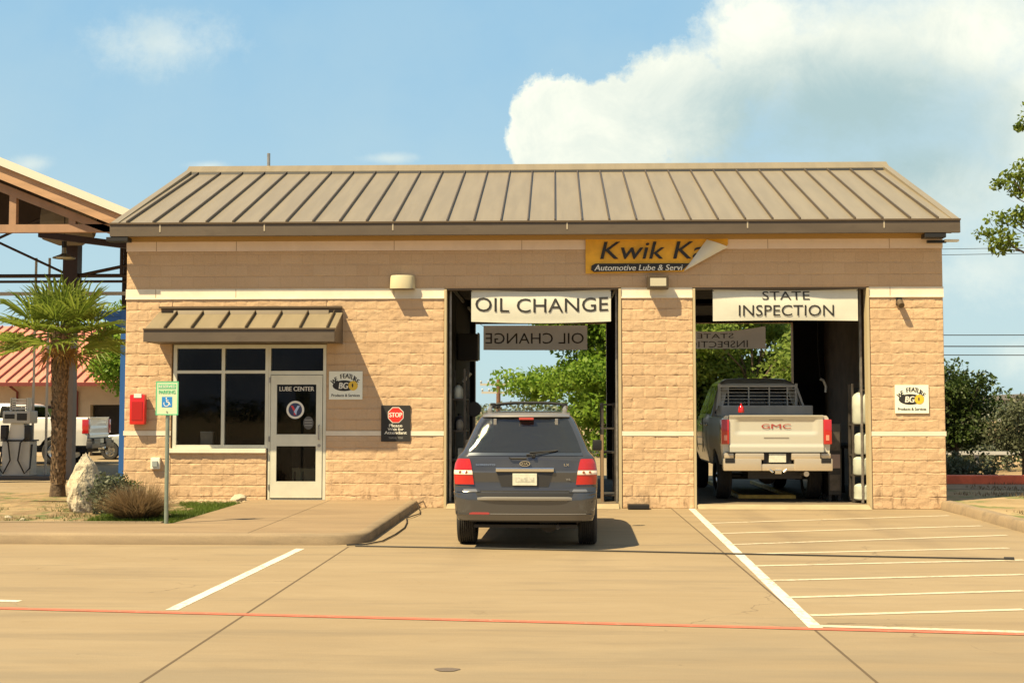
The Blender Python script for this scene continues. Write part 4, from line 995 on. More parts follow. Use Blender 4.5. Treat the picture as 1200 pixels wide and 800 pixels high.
def sedan(loc, rz, label, col, name='sedan'):
    t = thing('sedan' if name == 'sedan' else name, label, 'car', loc, rz)
    W = [(.25, .80), (.5, .88), (.8, .90), (.92, .86), (1.15, .72), (1.33, .62), (1.40, .5)]
    YR = [(.25, .1), (.5, 0), (.85, .05), (.95, .12), (.98, .7), (1.2, 1.05), (1.38, 1.5), (1.40, 1.7)]
    YF = [(.25, 4.5), (.5, 4.6), (.72, 4.45), (.85, 4.1), (.93, 3.4), (1.15, 2.9), (1.36, 2.5), (1.40, 2.3)]
    B = Body(W, YR, YF, [(0, .3), (2, .3)], [(0, .4), (2, .3)])
    p_ = car_paint('paint_' + '_'.join(label.split()[:2]), col, .3, .3)
    B.shell([.25, .35, .5, .6, .72, .8, .85, .9, .93, .95, .98, 1.05, 1.15, 1.25, 1.33, 1.37, 1.40], [(s_ * .85, y, .32) for s_ in (-1, 1) for y in (.9, 3.7)], 'body', p_, t, ar=.36)
    for which in ('windscreen', 'rear_window'):
        b = MB(); out = []
        for z in np.linspace(1.0, 1.33, 6):
            for x in np.linspace(-1, 1, 7):
                w_ = itp(W, z) - .12; out.append((x * w_, itp(YF, z) - .10 * (x * w_ / itp(W, z)) ** 2 + .006 if which == 'windscreen' else B.rear(x * w_, z) - .006, z))
        b.grid(out, 7, 6); b.build(which, M_cglass, t, smooth=True)
    for sx in (-1, 1):
        b = MB(); out = []
        for z in np.linspace(.98, 1.32, 5):
            for y in np.linspace(itp(YR, z) + .25, itp(YF, z) - .3, 7): out.append((sx * (itp(W, z) + .004), y, z))
        b.grid(out, 7, 5); b.build('side_window', M_cglass, t, smooth=True)
        for y in (.9, 3.7): wheel(t, sx * .78, y, .32, .2, sx)
        b = MB(); b.box(sx * .68 - .15, sx * .68 + .15, -.01, .10, .68, .80, bev=.02); b.build('taillight', M_redlens, t)
        b = MB(); b.box(sx * .62 - .16, sx * .62 + .16, 4.38, 4.48, .60, .72, bev=.03); b.build('headlight', mat('headlight_glass', (.7, .7, .7), .1), t)
    return t
sedan((-12.4, 22.6, 0), R(90), 'pale silver sedan parked by the dark opening of the red roofed building', (.55, .60, .60))
sedan((3.2, 26, 0), R(-70), 'dark grey sedan parked under the trees behind the oil change bay', (.10, .11, .12))

# ================================================================== BANNERS, SIGNS, LAMPS ON THE SHOP
M_vinyl = mat('white_vinyl_banner', (0.74, 0.75, 0.66), 0.5, var=0.05, vscale=2, translucent=0.12)
M_vinylb = mat('backlit_vinyl_banner', (0.62, 0.50, 0.38), 0.6, var=0.05, vscale=2, translucent=0.38)  # brown base puts the shade on white backlit cloth into the colour
def banner(name, label, x0, x1, z0, z1, y, sag, lines, mirror=False, material=None, folds=0.02, cords=None):
    t = thing(name, label, 'banner', ((x0 + x1) / 2, y, z0)); cx = (x0 + x1) / 2
    def yf(x, z):  # gentle belly and wrinkles (local coordinates)
        u = (x / (x1 - x0) + .5); v = z / (z1 - z0)
        return -.03 * math.sin(math.pi * u) * math.sin(math.pi * min(1, max(0, v))) - folds * (float(vnoise(np.array(u * 5 + 3), np.array(v * 1.5))) - .5)
    def zf(u, v): return (z1 - z0) * v - (sag[0] * v + sag[1] * (1 - v)) * math.sin(math.pi * u) + sag[2] * (u - .5) * (1 if len(sag) > 2 else 0)
    b = MB(); nu, nv = 61, 13
    b.grid([((x1 - x0) * (i / (nu - 1) - .5), yf((x1 - x0) * (i / (nu - 1) - .5), zf(i / (nu - 1), j / (nv - 1))), zf(i / (nu - 1), j / (nv - 1))) for j in range(nv) for i in range(nu)], nu, nv, (0, .004, 0))
    b.build('cloth', material or M_vinyl, t, smooth=True)
    for (body, ax0, ax1, az0, az1, bold) in lines:
        b = MB(); vs, fs, w, h = text_geo(body, bold)
        out = []
        for a, c in vs:
            x = ax0 + a * (ax1 - ax0) / w - cx
            if mirror: x = (ax0 + ax1 - 2 * cx) - x
            z = az0 + c * (az1 - az0) / h - z0; u = x / (x1 - x0) + .5; v = z / (z1 - z0)
            z += -(sag[0] * v + sag[1] * (1 - v)) * math.sin(math.pi * u) + sag[2] * (u - .5)
            out.append((x, yf(x, z) - .009, z))
        b.add(out, fs); b.build('lettering', M_text if not mirror else mat('backlit_lettering', (.10, .075, .06), .7), t)  # mirrored print shows through the backlit cloth, toned brown
    b = MB()
    for sx in (-1, 1):
        for zz in (z1 - z0,): b.tube([(sx * (x1 - x0) / 2 * .985, -.005, zz - .03), (sx * ((x1 - x0) / 2 + .15), -.0, zz + (.08 if z1 < 3.99 else .02))], .006, 5)
    b.build('tie_cord', M_black, t)
    return t
banner('oil_change_banner', 'white vinyl banner reading oil change hung across the top of the left bay opening', -1.535, 1.035, 3.405, 3.995, .06, (.035, .03, .0), [('OIL CHANGE', -1.46, .985, 3.60, 3.86, .012)])
banner('state_inspection_banner', 'white vinyl banner reading state inspection hung across the right bay opening', 2.90, 5.535, 3.405, 3.985, .07, (.02, -.012, .0), [('STATE', 3.80, 4.66, 3.80, 3.965, .012), ('INSPECTION', 3.37, 5.10, 3.49, 3.70, .012)])
banner('rear_oil_banner', 'brownish banner with mirrored oil change lettering at the rear opening of the left bay', -1.81, .83, 3.31, 3.93, 8.76, (.0, .01, .0), [('OIL CHANGE', -1.76, .74, 3.47, 3.74, .012)], mirror=True, material=M_vinylb)
banner('rear_inspection_banner', 'brownish sagging banner with mirrored state inspection lettering at the rear of the right bay', 2.66, 5.33, 3.33, 3.90, 8.76, (.14, .0, .0), [('STATE', 3.60, 4.52, 3.67, 3.83, .012), ('INSPECTION', 3.12, 4.88, 3.37, 3.58, .012)], mirror=True, material=M_vinylb)

t = thing('shop_name_banner', 'yellow name banner with a torn corner folded over above the bays', 'banner', (0, -.03, 0))
b = MB(); poly = [(.57, 4.28), (2.36, 4.315), (3.17, 4.76), (3.17, 4.90), (.57, 4.905)]
nx, nz = 53, 13; pts = []
for j in range(nz):
    for i in range(nx):
        v = j / (nz - 1); xr = 2.36 + (3.17 - 2.36) * min(1, v / .78); x = .57 + (xr - .57) * i / (nx - 1)
        zb = 4.275 + .03 * i / (nx - 1); z = zb + (4.905 - zb) * v
        y = -.012 - .012 * math.sin(x * 7) * (1 - v) - .02 * float(vnoise(np.array(x * 3), np.array(z * 5)))
        pts.append((x, y, z))
b.grid(pts, nx, nz, (0, .004, 0)); b.build('cloth', M_yellow, t, smooth=True)
b = MB(); fl = [(2.36, -.05, 4.31), (2.78, -.055, 4.885), (3.165, -.06, 4.75)]
n = 10; pts = []
for j in range(n):
    for i in range(n):
        u = i / (n - 1); v = j / (n - 1)
        a = Vector(fl[0]).lerp(Vector(fl[1]), v); c = Vector(fl[0]).lerp(Vector(fl[2]), v); p = a.lerp(c, u)
        p.y -= .055 * math.sin(math.pi * u) * v + .01 * v; pts.append(tuple(p))
b.grid(pts, n, n, (0, .006, 0)); b.build('folded_corner', M_vinyl, t, smooth=True)
b = MB(); put_text(b, 'Kwik Ka', .84, 2.74, 4.535, 4.855, -.05, bold=.012, shear=.2)
# the fold hides whatever runs past its edge: keep only faces left of the fold
keep = []
for f in b.f:
    cx_ = sum(b.v[i][0] for i in f) / len(f); cz_ = sum(b.v[i][2] for i in f) / len(f)
    if cx_ < 2.36 + (cz_ - 4.31) / (4.885 - 4.31) * .42: keep.append(f)
b.f = keep; b.m = [0] * len(keep); b.build('lettering', M_text, t)
b = MB(); pts = [(2.30 + .02, 4.315)]
b.prism([(.72, 4.30), (2.33, 4.325), (2.47, 4.455), (.75, 4.455), (.68, 4.42), (.67, 4.34)], -.047, -.043, 'Y'); b.build('black_bar', M_text, t)
b = MB(); put_text(b, 'Automotive Lube & Servi', .73, 2.34, 4.325, 4.432, -.049, bold=.03, shear=.2); b.build('bar_lettering', M_white, t)

def feature_sign(label, x0, x1, z0, z1):
    t = thing('product_sign', label, 'sign', ((x0 + x1) / 2, -.03, (z0 + z1) / 2), group='product signs on the block wall'); w = x1 - x0; h = z1 - z0
    b = MB(); b.box(-w / 2, w / 2, -.004, .008, -h / 2, h / 2); b.build('panel', mat('sign_white', (.84, .87, .76), .5), t)
    b = MB(); arc_text(b, 'WE FEATURE', 0, -.42 * h, .52 * w, .76 * h, 133, 47, .16 * h, -.006, .05); b.build('curved_lettering', M_text, t)
    b = MB(); b.use(M_text); disc(b, -.05 * w, -.01 * h, .34 * w, .19 * h, -.006)
    b.use(mat('sign_gold', (.75, .50, .04), .4)); disc(b, .22 * w, -.01 * h, .14 * w, .17 * h, -.0085)
    b.use(M_white); put_text(b, 'BG', -.20 * w, .07 * w, -.12 * h, .10 * h, -.0105, bold=.06, shear=.15)
    b.use(M_text); disc(b, .205 * w, .0 * h, .022 * w, .07 * h, -.0105)
    b.build('oval_emblem', None, t)
    b = MB(); put_text(b, 'Products & Services', -.42 * w, .42 * w, -.40 * h, -.30 * h, -.006, bold=.04); b.build('lower_lettering', M_text, t)
feature_sign('white product sign with black oval and gold dot beside the office door', -4.147, -3.528, 1.973, 2.491)
feature_sign('white product sign with black oval and gold dot on the right end pier', 6.151, 6.754, 1.723, 2.233)
t = thing('stop_sign_board', 'black notice with a red stop octagon on the wall left of the oil change bay', 'sign', (-2.912, -.03, 1.535))
b = MB(); b.box(-.268, .268, -.004, .01, -.33, .33); b.build('panel', M_text, t)
b = MB(); b.use(M_white); disc(b, 0, .155, .155, .155, -.006, 8, 22.5, 382.5); b.use(mat('sign_red', (.65, .03, .02), .4)); disc(b, 0, .155, .143, .143, -.008, 8, 22.5, 382.5)
b.use(M_white); put_text(b, 'STOP', -.115, .115, .115, .20, -.0095, bold=.05); b.build('octagon', None, t)
b = MB(); put_text(b, 'Please', -.12, .12, -.065, -.01, -.006, bold=.05); put_text(b, 'Wait for', -.145, .145, -.13, -.08, -.006, bold=.05); put_text(b, 'Attendant', -.205, .205, -.195, -.14, -.006, bold=.05); b.build('lettering', M_white, t)
b = MB(); put_text(b, 'THANK YOU', -.13, .13, -.28, -.245, -.006, bold=.03); b.build('small_lettering', mat('sticker_grey', (0.3, 0.3, 0.28), .6), t)

# wall lamps
t = thing('wall_lamp', 'rounded cream wall lamp under the eave between window and left bay', 'lamp', (-2.795, -.03, 4.0))
b = MB(); pr_ = []
for k in range(13):
    a = math.pi * k / 12; pr_.append((-.235 * math.cos(a), -.20 * math.sin(a) ** .7))
for (z, s_) in ((0.0, 1.0), (.05, 1.0), (.22, .965), (.245, .93)):
    for x, y in pr_: b.v.append((x * s_, y * s_ - .002, z))
for j in range(3):
    for i in range(12): b.f.append((j * 13 + i, j * 13 + i + 1, (j + 1) * 13 + i + 1, (j + 1) * 13 + i)); b.m.append(0)
b.f.append(tuple(39 + i for i in range(13))); b.m.append(0); b.f.append(tuple(range(13))[::-1]); b.m.append(0)
b.build('shade', mat('cream_lamp_shade', (.55, .50, .33), .45), t, smooth=True, angle=40)
b = MB(); b.box(-.22, .22, -.205, -.005, -.012, -.002); b.box(-.16, .16, .0, .02, .02, .20); b.build('rim', M_trim, t)
t = thing('floodlight', 'square dark framed floodlight above the middle pier', 'lamp', (1.88, -.03, 3.97))
b = MB(); b.box(-.19, .19, -.20, -.02, .0, .25, bev=.02); b.box(-.06, .06, -.03, .035, .05, .18); b.build('housing', mat('bronze_housing', (.09, .065, .04), .45, .4), t)
b = MB(); b.box(-.145, .145, -.206, -.198, .055, .20); b.build('lens', mat('frosted_lens', (.50, .47, .36), .4), t)
t = thing('security_camera', 'small dark security camera high on the right end pier', 'camera', (6.25, -.02, 3.70))
b = MB(); b.cyl((.01, -.15, -.04), (0, -.04, .04), .055, 14); b.build('camera_body', M_trim, t, smooth=True)
b = MB(); b.box(-.05, .05, -.03, .0, -.02, .12); b.cyl((0, -.03, .07), (0, -.09, .03), .02, 8); b.build('bracket', M_black, t)
t = thing('eave_light', 'slim white lamp sticking out under the right end of the eave', 'lamp', (7.05, -.12, 4.80))
b = MB(); b.box(.0, .26, -.06, .06, .02, .06, bev=.012); b.build('lamp_head', M_white, t)
b = MB(); b.box(-.30, .04, -.03, .03, .0, .05); b.build('bracket', M_black, t)
# red box
t = thing('alarm_box', 'red wall box with white label left of the office window', 'alarm box', (-7.66, -.02, 1.515))
b = MB(); b.box(-.14, .14, -.155, -.02, .0, .55, bev=.025); b.build('housing', mat('glossy_red', (.62, .012, .010), .25, coat=.6), t, smooth=True)
b = MB(); b.box(-.06, .08, -.162, -.05, .49, .565, bev=.004); b.build('label_plate', M_white, t)
b = MB(); b.box(-.10, .10, -.162, -.154, .08, .42, bev=.003); b.build('cover', mat('dull_red', (.40, .010, .008), .4), t)
t = thing('wall_outlet', 'small white weatherproof outlet box low on the wall behind the dry grass', 'outlet', (-7.34, -.02, .70))
b = MB(); b.box(-.085, .085, -.06, .0, .0, .21, bev=.01); b.build('box', M_white, t)
b = MB(); b.box(-.05, .05, -.09, -.055, .04, .15, bev=.012); b.build('cover', mat('outlet_grey', (.30, .34, .34), .4), t)
b = MB(); b.box(-.19, .19, -.30, -.03, 0, .085, bev=.012); b.box(-.15, .15, -.306, -.29, .02, .065)
o = b.build('floor_grille', M_black); o.location = (1.50, -.02, .005); tag(o, 'low black vent box at the foot of the middle pier', 'vent')

# reserved parking sign
t = thing('parking_sign', 'green and white reserved parking sign on a grey post in front of the window', 'sign', (-5.63, -4.80, .12))
b = MB(); b.tube([(0, 0, 0), (0, 0, 2.06)], .030, 10); b.build('post', mat('galvanised_post', (.26, .32, .27), .45, .5, var=.1, vscale=9), t, smooth=True)
b = MB(); b.box(-.165, .165, -.045, -.035, 1.585, 2.075, bev=.0); pn = b.build('panel', mat('sign_mint', (.55, .68, .48), .5), t)
b = MB(); b.use(mat('sign_green', (.10, .50, .26), .5)); b.box(-.165, .165, -.047, -.0455, 1.585, 1.60); b.box(-.165, .165, -.047, -.0455, 2.06, 2.075); b.box(-.165, -.15, -.047, -.0455, 1.60, 2.06); b.box(.15, .165, -.047, -.0455, 1.60, 2.06)
b.box(-.13, .13, -.047, -.0455, 1.965, 2.035)
b.use(M_white); put_text(b, 'RESERVED', -.12, .12, 1.98, 2.02, -.048, bold=.03)
b.use(mat('sign_green', (.10, .50, .26), .5)); put_text(b, 'PARKING', -.12, .12, 1.895, 1.945, -.048, bold=.04); b.build('lettering', None, pn)
b = MB(); b.use(mat('sign_blue', (.02, .22, .62), .5)); b.box(-.075, .075, -.047, -.0455, 1.70, 1.85)
b.use(M_white); disc(b, -.01, 1.832, .010, .010, -.0485, 12)
for i in range(18):    # wheel ring of the wheelchair symbol
    a0 = R(150 + 250 * i / 18); a1 = R(150 + 250 * (i + 1) / 18)
    b.add([(-.008 + r * math.cos(a), -.0485, 1.752 + r * math.sin(a)) for r, a in ((.032, a0), (.042, a0), (.042, a1), (.032, a1))], [(0, 1, 2, 3)])
for (p, q) in (((-.01, 1.82), (-.004, 1.772)), ((-.004, 1.772), (.03, 1.772)), ((.03, 1.772), (.048, 1.728)), ((-.006, 1.798), (.024, 1.798))):
    d = Vector((q[0] - p[0], q[1] - p[1])).normalized(); nn_ = Vector((-d.y, d.x)) * .0055
    b.add([(p[0] - nn_.x, -.0487, p[1] - nn_.y), (q[0] - nn_.x, -.0487, q[1] - nn_.y), (q[0] + nn_.x, -.0487, q[1] + nn_.y), (p[0] + nn_.x, -.0487, p[1] + nn_.y)], [(0, 1, 2, 3)])
b.build('wheelchair_symbol', None, pn)
b = MB(); b.lathe([(.01, -.054), (.01, -.044)], 10, 'Y', (0, 0, 1.635)); b.build('bolt', M_steel, t)

# rubber signal hose on the ground
b = MB(); hp = [(-2.60, -6.50), (-1.9, -6.60), (-.9, -6.72), (.6, -6.95), (2.2, -7.22), (3.8, -7.45), (5.36, -7.66)]
b.tube([(x, y, .014) for x, y in hp], .010, 6); b.tube([(5.33, -7.655, .016), (5.44, -7.67, .016)], .022, 8)
tag(b.build('signal_hose', M_black, smooth=True), 'black rubber signal hose lying across the driveway in front of the suv', 'hose')
b = MB(); hp = [(-2.72, -6.45, .02), (-2.5, -6.33, .015), (-2.33, -5.9, .015), (-2.27, -5.0, .015), (-2.26, -4.0, .015), (-2.33, -3.1, .015), (-2.42, -2.4, .02), (-2.36, -2.1, .03), (-2.30, -1.5, .02), (-2.36, -.9, .015), (-2.47, -.5, .10), (-2.40, -.02, .12)]
b.tube(hp, .010, 6); tag(b.build('signal_hose', M_black, smooth=True), 'black hose running along the sidewalk kerb to the wall', 'hose')
b = MB(); disc(b, 0, 0, .085, .05, 0, 24); b.v = [(x * (1 + .15 * math.sin(5 * math.atan2(z, x))), z * 1.2, .004) for x, y, z in b.v]
o = b.build('oil_stain', mat('oil_stain', (.13, .10, .075), .6)); o.location = (-.74, -14.1, 0); tag(o, kind='structure')

# ================================================================== INSIDE THE BAYS
def box_thing(name, label, cat, loc, parts, group=None):
    t = thing(name, label, cat, loc, group=group)
    for nm, m_, bxs in parts:
        b = MB()
        for q in bxs: b.box(*q[:6], bev=q[6] if len(q) > 6 else 0)
        b.build(nm, m_, t)
    return t
M_grime = mat('grimy_steel', (.085, .075, .065), .5, .5, var=.3, vscale=6)
M_jug = mat('white_jug_plastic', (.55, .58, .52), .4, var=.15, vscale=9)
def shelf(name, label, loc, w, d, h, levels):
    t = thing(name, label, 'shelf', loc)
    for x in (-w / 2, w / 2 - .04):
        for y in (0, d - .04):
            b = MB(); b.box(x, x + .04, y, y + .04, 0, h); b.build('post', M_grime, t)
    for z in levels:
        b = MB(); b.box(-w / 2 + .002, w / 2 - .002, .002, d - .002, z, z + .03); b.build('shelf_board', M_grime, t)
    return t
shelf('storage_shelf', 'dark steel shelf with jugs against the left side of the oil change bay', (-1.84, .85, .07), .30, .9, 2.5, (.1, .75, 1.3, 1.9))
def jug(loc, h, r, label, m=M_jug, group='plastic jugs on the bay shelves'):
    b = MB(); b.lathe([(r * .92, 0), (r, h * .06), (r, h * .62), (r * .75, h * .80), (r * .32, h * .90), (r * .32, h)], 14)
    t = b.build('jug', m, smooth=True, angle=40); t.location = loc; tag(t, label, 'jug', group)
    b = MB(); b.lathe([(r * .38, h * .93), (r * .38, h * 1.06)], 12); b.build('cap', M_black, t)
jug((-1.84, .98, 2.00), .28, .09, 'white jug on the top board of the left bay shelf')
jug((-1.82, 1.0, 1.40), .22, .07, 'pale jug on the third board of the left bay shelf', mat('dull_jug', (.30, .28, .24), .5))
jug((-1.84, 1.30, 1.40), .30, .10, 'taller dark jug behind the pale jug on the left bay shelf', mat('dark_jug', (.05, .05, .06), .4))
box_thing('carton', 'pale carton box sticking out beside the suv on the left bay shelf', 'box', (-1.72, 1.0, .855), [('carton_body', mat('pale_carton', (.42, .44, .42), .7), [(-.12, .16, -.1, .2, 0, .20)]), ('tape', M_jug, [(-.12, .16, -.101, .201, .095, .11)])])
box_thing('wall_heater', 'black box heater hung high on the left wall of the oil change bay', 'heater', (-2.09, 4.2, 2.85), [('housing', M_black, [(0, .42, -.25, .25, 0, .58, .02)]), ('side_panel', mat('heater_grey', (.20, .20, .20), .4, .5), [(.425, .45, -.24, .24, .02, .60)])])
t = thing('work_lamp', 'slanting tube work lamp hanging by the left bay wall', 'lamp', (-1.80, 2.4, 2.35))
b = MB(); b.cyl((-.06, 0, 0), (.10, 0, .18), .035, 10); b.build('lamp_tube', mat('lamp_tube', (.5, .5, .45), .3, .3), t, smooth=True)
b = MB(); b.tube([(-.06, 0, 0), (-.16, 0, -.2), (-.2, 0, -.5), (-.22, 0, .9), (-.2, 0, 2.0)], .008, 5); b.build('cord', M_black, t)
t = thing('hose_reel', 'round black hose reel on a stand left of the suv roof', 'hose reel', (-1.60, 1.8, .07))
b = MB(); b.lathe([(.06, -.06), (.14, -.06), (.15, -.03), (.15, .03), (.14, .06), (.06, .06)], 20, 'Y', (0, 0, 1.73)); b.build('reel', M_black, t, smooth=True)
b = MB(); b.box(-.02, .02, -.02, .02, 0, 1.73); b.box(-.18, .18, -.12, .12, 0, .03); b.build('stand', M_grime, t)
shelf('parts_rack', 'narrow rusty rack just inside the right side of the oil change bay', (1.02, .75, .07), .28, .8, 1.85, (.1, .9, 1.35, 1.8))
box_thing('plank', 'brown plank leaning upright against the narrow rack in the oil change bay', 'plank', (.86, .62, .07), [('board', mat('brown_plank', (.22, .15, .09), .7), [(0, .05, 0, .12, 0, 1.25)])])
shelf('drum_rack', 'black rack stacked with white containers at the right edge of the inspection bay', (5.76, .56, .07), .50, .30, 2.2, (.02, .48, .86, 1.42))
def drum(loc, h, r, label):
    t = thing('container', label, 'container', loc, group='white containers on the rack in the inspection bay')
    b = MB(); b.lathe([(r * .90, 0), (r, h * .08), (r * .97, h * .45), (r, h * .55), (r * .97, h * .86), (r * .80, h * .94), (r * .5, h)], 18); b.build('shell', mat('white_container', (.46, .49, .42), .45, var=.10, vscale=3), t, smooth=True, angle=40)
    b = MB(); b.tube([(-r * .4, 0, h * .98), (-r * .3, 0, h * 1.07), (r * .3, 0, h * 1.07), (r * .4, 0, h * .98)], .014, 6); b.build('grip', M_grime, t)
drum((5.73, .56, .125), .30, .20, 'lowest white container on the rack in the inspection bay')
drum((5.71, .56, .585), .34, .19, 'second white container from the floor on the inspection bay rack')
drum((5.75, .56, .965), .40, .20, 'third white container from the floor on the inspection bay rack')
drum((5.72, .56, 1.525), .58, .20, 'tallest white container on the top board of the inspection bay rack')
box_thing('tool_cart', 'dark tool cart with grey drawers between the champagne truck and the white containers', 'tool cart', (5.26, .9, .07), [('cabinet', M_black, [(-.12, .12, 0, .6, .12, 1.45, .01)]), ('drawer', M_grime, [(-.10, .10, -.012, -.001, .95, 1.30)]), ('drawer', mat('pinkish_panel', (.32, .24, .22), .5), [(-.10, .10, -.012, -.001, .62, .88)]), ('drawer', M_grime, [(-.10, .10, -.012, -.001, .20, .50)]), ('caster', M_rubber, [(-.115, -.06, .02, .1, 0, .12), (.06, .115, .02, .1, 0, .12), (-.115, -.06, .5, .58, 0, .12), (.06, .115, .5, .58, 0, .12)])])
t = thing('inspection_lamp', 'curved pale lamp hanging in the dark behind the truck', 'lamp', (5.35, 2.2, 2.15))
b = MB(); b.tube([(-.06, 0, .25), (.0, 0, .22), (.05, 0, .1), (.04, 0, -.02)], .028, 8); b.build('lamp_tube', mat('lamp_tube', (.5, .5, .45), .3, .3), t, smooth=True)
b = MB(); b.tube([(-.06, 0, .25), (-.1, 0, .8), (-.1, 0, 2.2)], .008, 5); b.build('cord', M_black, t)
box_thing('workbench', 'dark workbench along the right wall deep inside the inspection bay', 'workbench', (6.3, 3.4, .07), [('bench_top', M_grime, [(-.35, .38, 0, 2.4, .92, .98)]), ('leg', M_black, [(-.33, -.27, .05, .11, 0, .92)]), ('leg', M_black, [(-.33, -.27, 2.3, 2.36, 0, .92)]), ('back_panel', M_dark, [(.36, .39, 0, 2.4, .98, 2.2)])])
box_thing('pit_edge', 'yellow painted pit edging on the floor under the champagne truck', 'pit edging', (4.11, 2.2, .07), [('rail', mat('safety_yellow', (.65, .42, .08), .6, var=.2, vscale=8), [(-.55, -.45, -.6, 4.4, .002, .07), (.45, .55, -.6, 4.4, .002, .07), (-.45, .45, -.6, -.5, .002, .07)])])
def tube_light(x, y, label):
    t = thing('tube_light', label, 'lamp', (x, y, 4.35), group='unlit ceiling lamps in the bays')
    b = MB(); b.box(-.62, .62, -.08, .08, .06, .14); b.box(-.5, -.48, -.01, .01, .14, .25); b.box(.48, .5, -.01, .01, .14, .25); b.build('housing', M_grime, t)
    for yy in (-.04, .04): b = MB(); b.cyl((-.6, yy, .03), (.6, yy, .03), .017, 8); b.build('tube', mat('lamp_tube', (.5, .5, .45), .3, .3), t)
tube_light(-.4, 4.6, 'unlit twin tube lamp on the ceiling of the oil change bay')
tube_light(4.2, 4.6, 'unlit twin tube lamp on the ceiling of the inspection bay')
t = thing('coiled_hose', 'black coiled air hose on the left wall of the oil change bay', 'hose', (-2.10, 1.6, 1.55))
b = MB(); pts = [(.05 + .01 * (k % 3), .20 * math.cos(k * .5), .20 * math.sin(k * .5)) for k in range(64)] + [(.08, .2, -.6), (.10, .25, -1.2)]; b.tube(pts, .014, 5); b.build('hose_coil', M_black, t, smooth=True)
b = MB(); b.box(0, .09, -.05, .05, .12, .20); b.build('hook', M_grime, t)
shelf('wall_shelf', 'grimy shelf with small boxes on the right wall of the inspection bay', (6.45, 1.3, 1.35), .42, 1.7, 1.0, (.0, .45, .9))
for k, (y_, z_, h_, c_, lab_) in enumerate(((1.42, 1.385, .22, (.30, .05, .04), 'red box at the near end of the lower wall shelf board'), (1.80, 1.385, .30, (.30, .28, .24), 'grey box in the middle of the lower wall shelf board'), (1.45, 1.835, .26, (.06, .10, .25), 'blue box on the middle wall shelf board'), (2.1, 1.835, .20, (.35, .27, .10), 'tan box on the middle wall shelf board'), (1.6, 2.285, .28, (.40, .38, .34), 'pale box on the top wall shelf board'))):
    box_thing('parts_box', lab_, 'box', (6.45, y_, z_ + .0), [('carton_body', mat('parts_box_%s' % ('red', 'grey', 'blue', 'tan', 'pale')[k], c_, .6, var=.15), [(-.17, .12, 0, .26, 0, h_)]), ('box_lid', mat('parts_lid', (.2, .18, .15), .6), [(-.175, .125, -.005, .265, h_, h_ + .02)])])
# office things seen through glass
box_thing('display_box', 'pale box standing on the inner window ledge of the office', 'box', (-6.50, .35, 1.08), [('box_body', mat('pale_box', (.55, .52, .42), .6), [(-.13, .10, 0, .12, .0, .28)]), ('box_lid', M_jug, [(-.135, .105, -.005, .125, .28, .30)])])
box_thing('window_ledge', 'dark ledge inside the office window', 'ledge', (-6.17, .32, 1.0), [('board', M_dark, [(-.85, .85, -.01, .35, 0, .075)]), ('bracket', M_dark, [(-.8, -.76, 0, .3, -.2, 0), (.76, .8, 0, .3, -.2, 0)])])
box_thing('counter', 'brown counter inside the office behind the door', 'counter', (-4.7, 2.2, .13), [('counter_body', mat('counter_brown', (.10, .07, .05), .6), [(-.6, 1.2, 0, .6, 0, .95)]), ('counter_top', M_grime, [(-.65, 1.25, -.05, .65, .95, 1.0)])])
box_thing('floor_box', 'small cream box on the floor behind the office door glass', 'box', (-4.72, .55, .13), [('box_body', mat('cream_box', (.55, .50, .30), .6), [(-.22, .22, 0, .25, .0, .56)]), ('box_face', M_text, [(-.02, .0, -.004, 0, .2, .5), (-.18, -.15, -.004, 0, .2, .5)])])

# ================================================================== LEFT SIDE: STATION CANOPY, PUMP, BUILDING
M_tan = mat('tan_canopy_timber', (.42, .26, .155), .7, var=.12, vscale=2.0, stretch=(.4, 1, 3), noise2=(1.5, (.33, .20, .12), .5, .8))
M_tan2 = mat('tan_canopy_truss', (.33, .20, .125), .7, var=.12, vscale=2.0)
M_deck = mat('dark_canopy_deck', (.045, .026, .018), .7, var=.2, vscale=1)
M_dsteel = mat('dark_red_brown_steel', (.035, .020, .018), .5, .3)
M_cream = mat('cream_canopy_edge', (.66, .63, .55), .6)
can = thing('station_canopy', 'gabled fuel station canopy with tan timber trusses and dark steel posts at the far left', 'canopy', (-17, 5, 0))
def cz_(x): return 9.30 - abs(x) * .405        # local x from the ridge
for sx in (-1, 1):
    b = MB(); b.prism([(0, 9.30), (sx * 7.9, cz_(7.9)), (sx * 7.9, cz_(7.9) - .19), (0, 9.11)], -.30, 9, 'Y'); b.build('roof_slab', M_cream, can)
    b = MB(); b.prism([(0, 9.10), (sx * 7.85, cz_(7.85) - .20), (sx * 7.85, cz_(7.85) - .50), (0, 8.80)], -.22, -.12, 'Y'); b.build('rake_board', M_tan, can)
    b = MB(); b.prism([(0, 9.09), (sx * 7.8, cz_(7.8) - .21), (sx * 7.8, cz_(7.8) - .28), (0, 9.02)], -.10, 8.9, 'Y'); b.build('deck', M_deck, can)
    b = MB(); b.prism([(0, 8.70), (sx * 7.75, cz_(7.75) - .56), (sx * 7.75, cz_(7.75) - .72), (0, 8.44)], .0, .16, 'Y'); b.build('truss_rafter', M_tan2, can)
    b = MB(); b.prism([(sx * 7.5, cz_(7.5) - .75), (sx * 4.8, cz_(7.5) - .75 + .35), (sx * 4.8, cz_(7.5) - .6 + .35), (sx * 7.5, cz_(7.5) - .60)], 1.0, 1.2, 'Y'); b.build('knee_brace', M_dsteel, can)
b = MB(); b.prism([(-6.1, 6.50), (6.1, 6.50), (6.1, 6.54), (0, 8.98), (-6.1, 6.54)], 4.6, 4.7, 'Y'); b.build('gable_panel', M_deck, can)
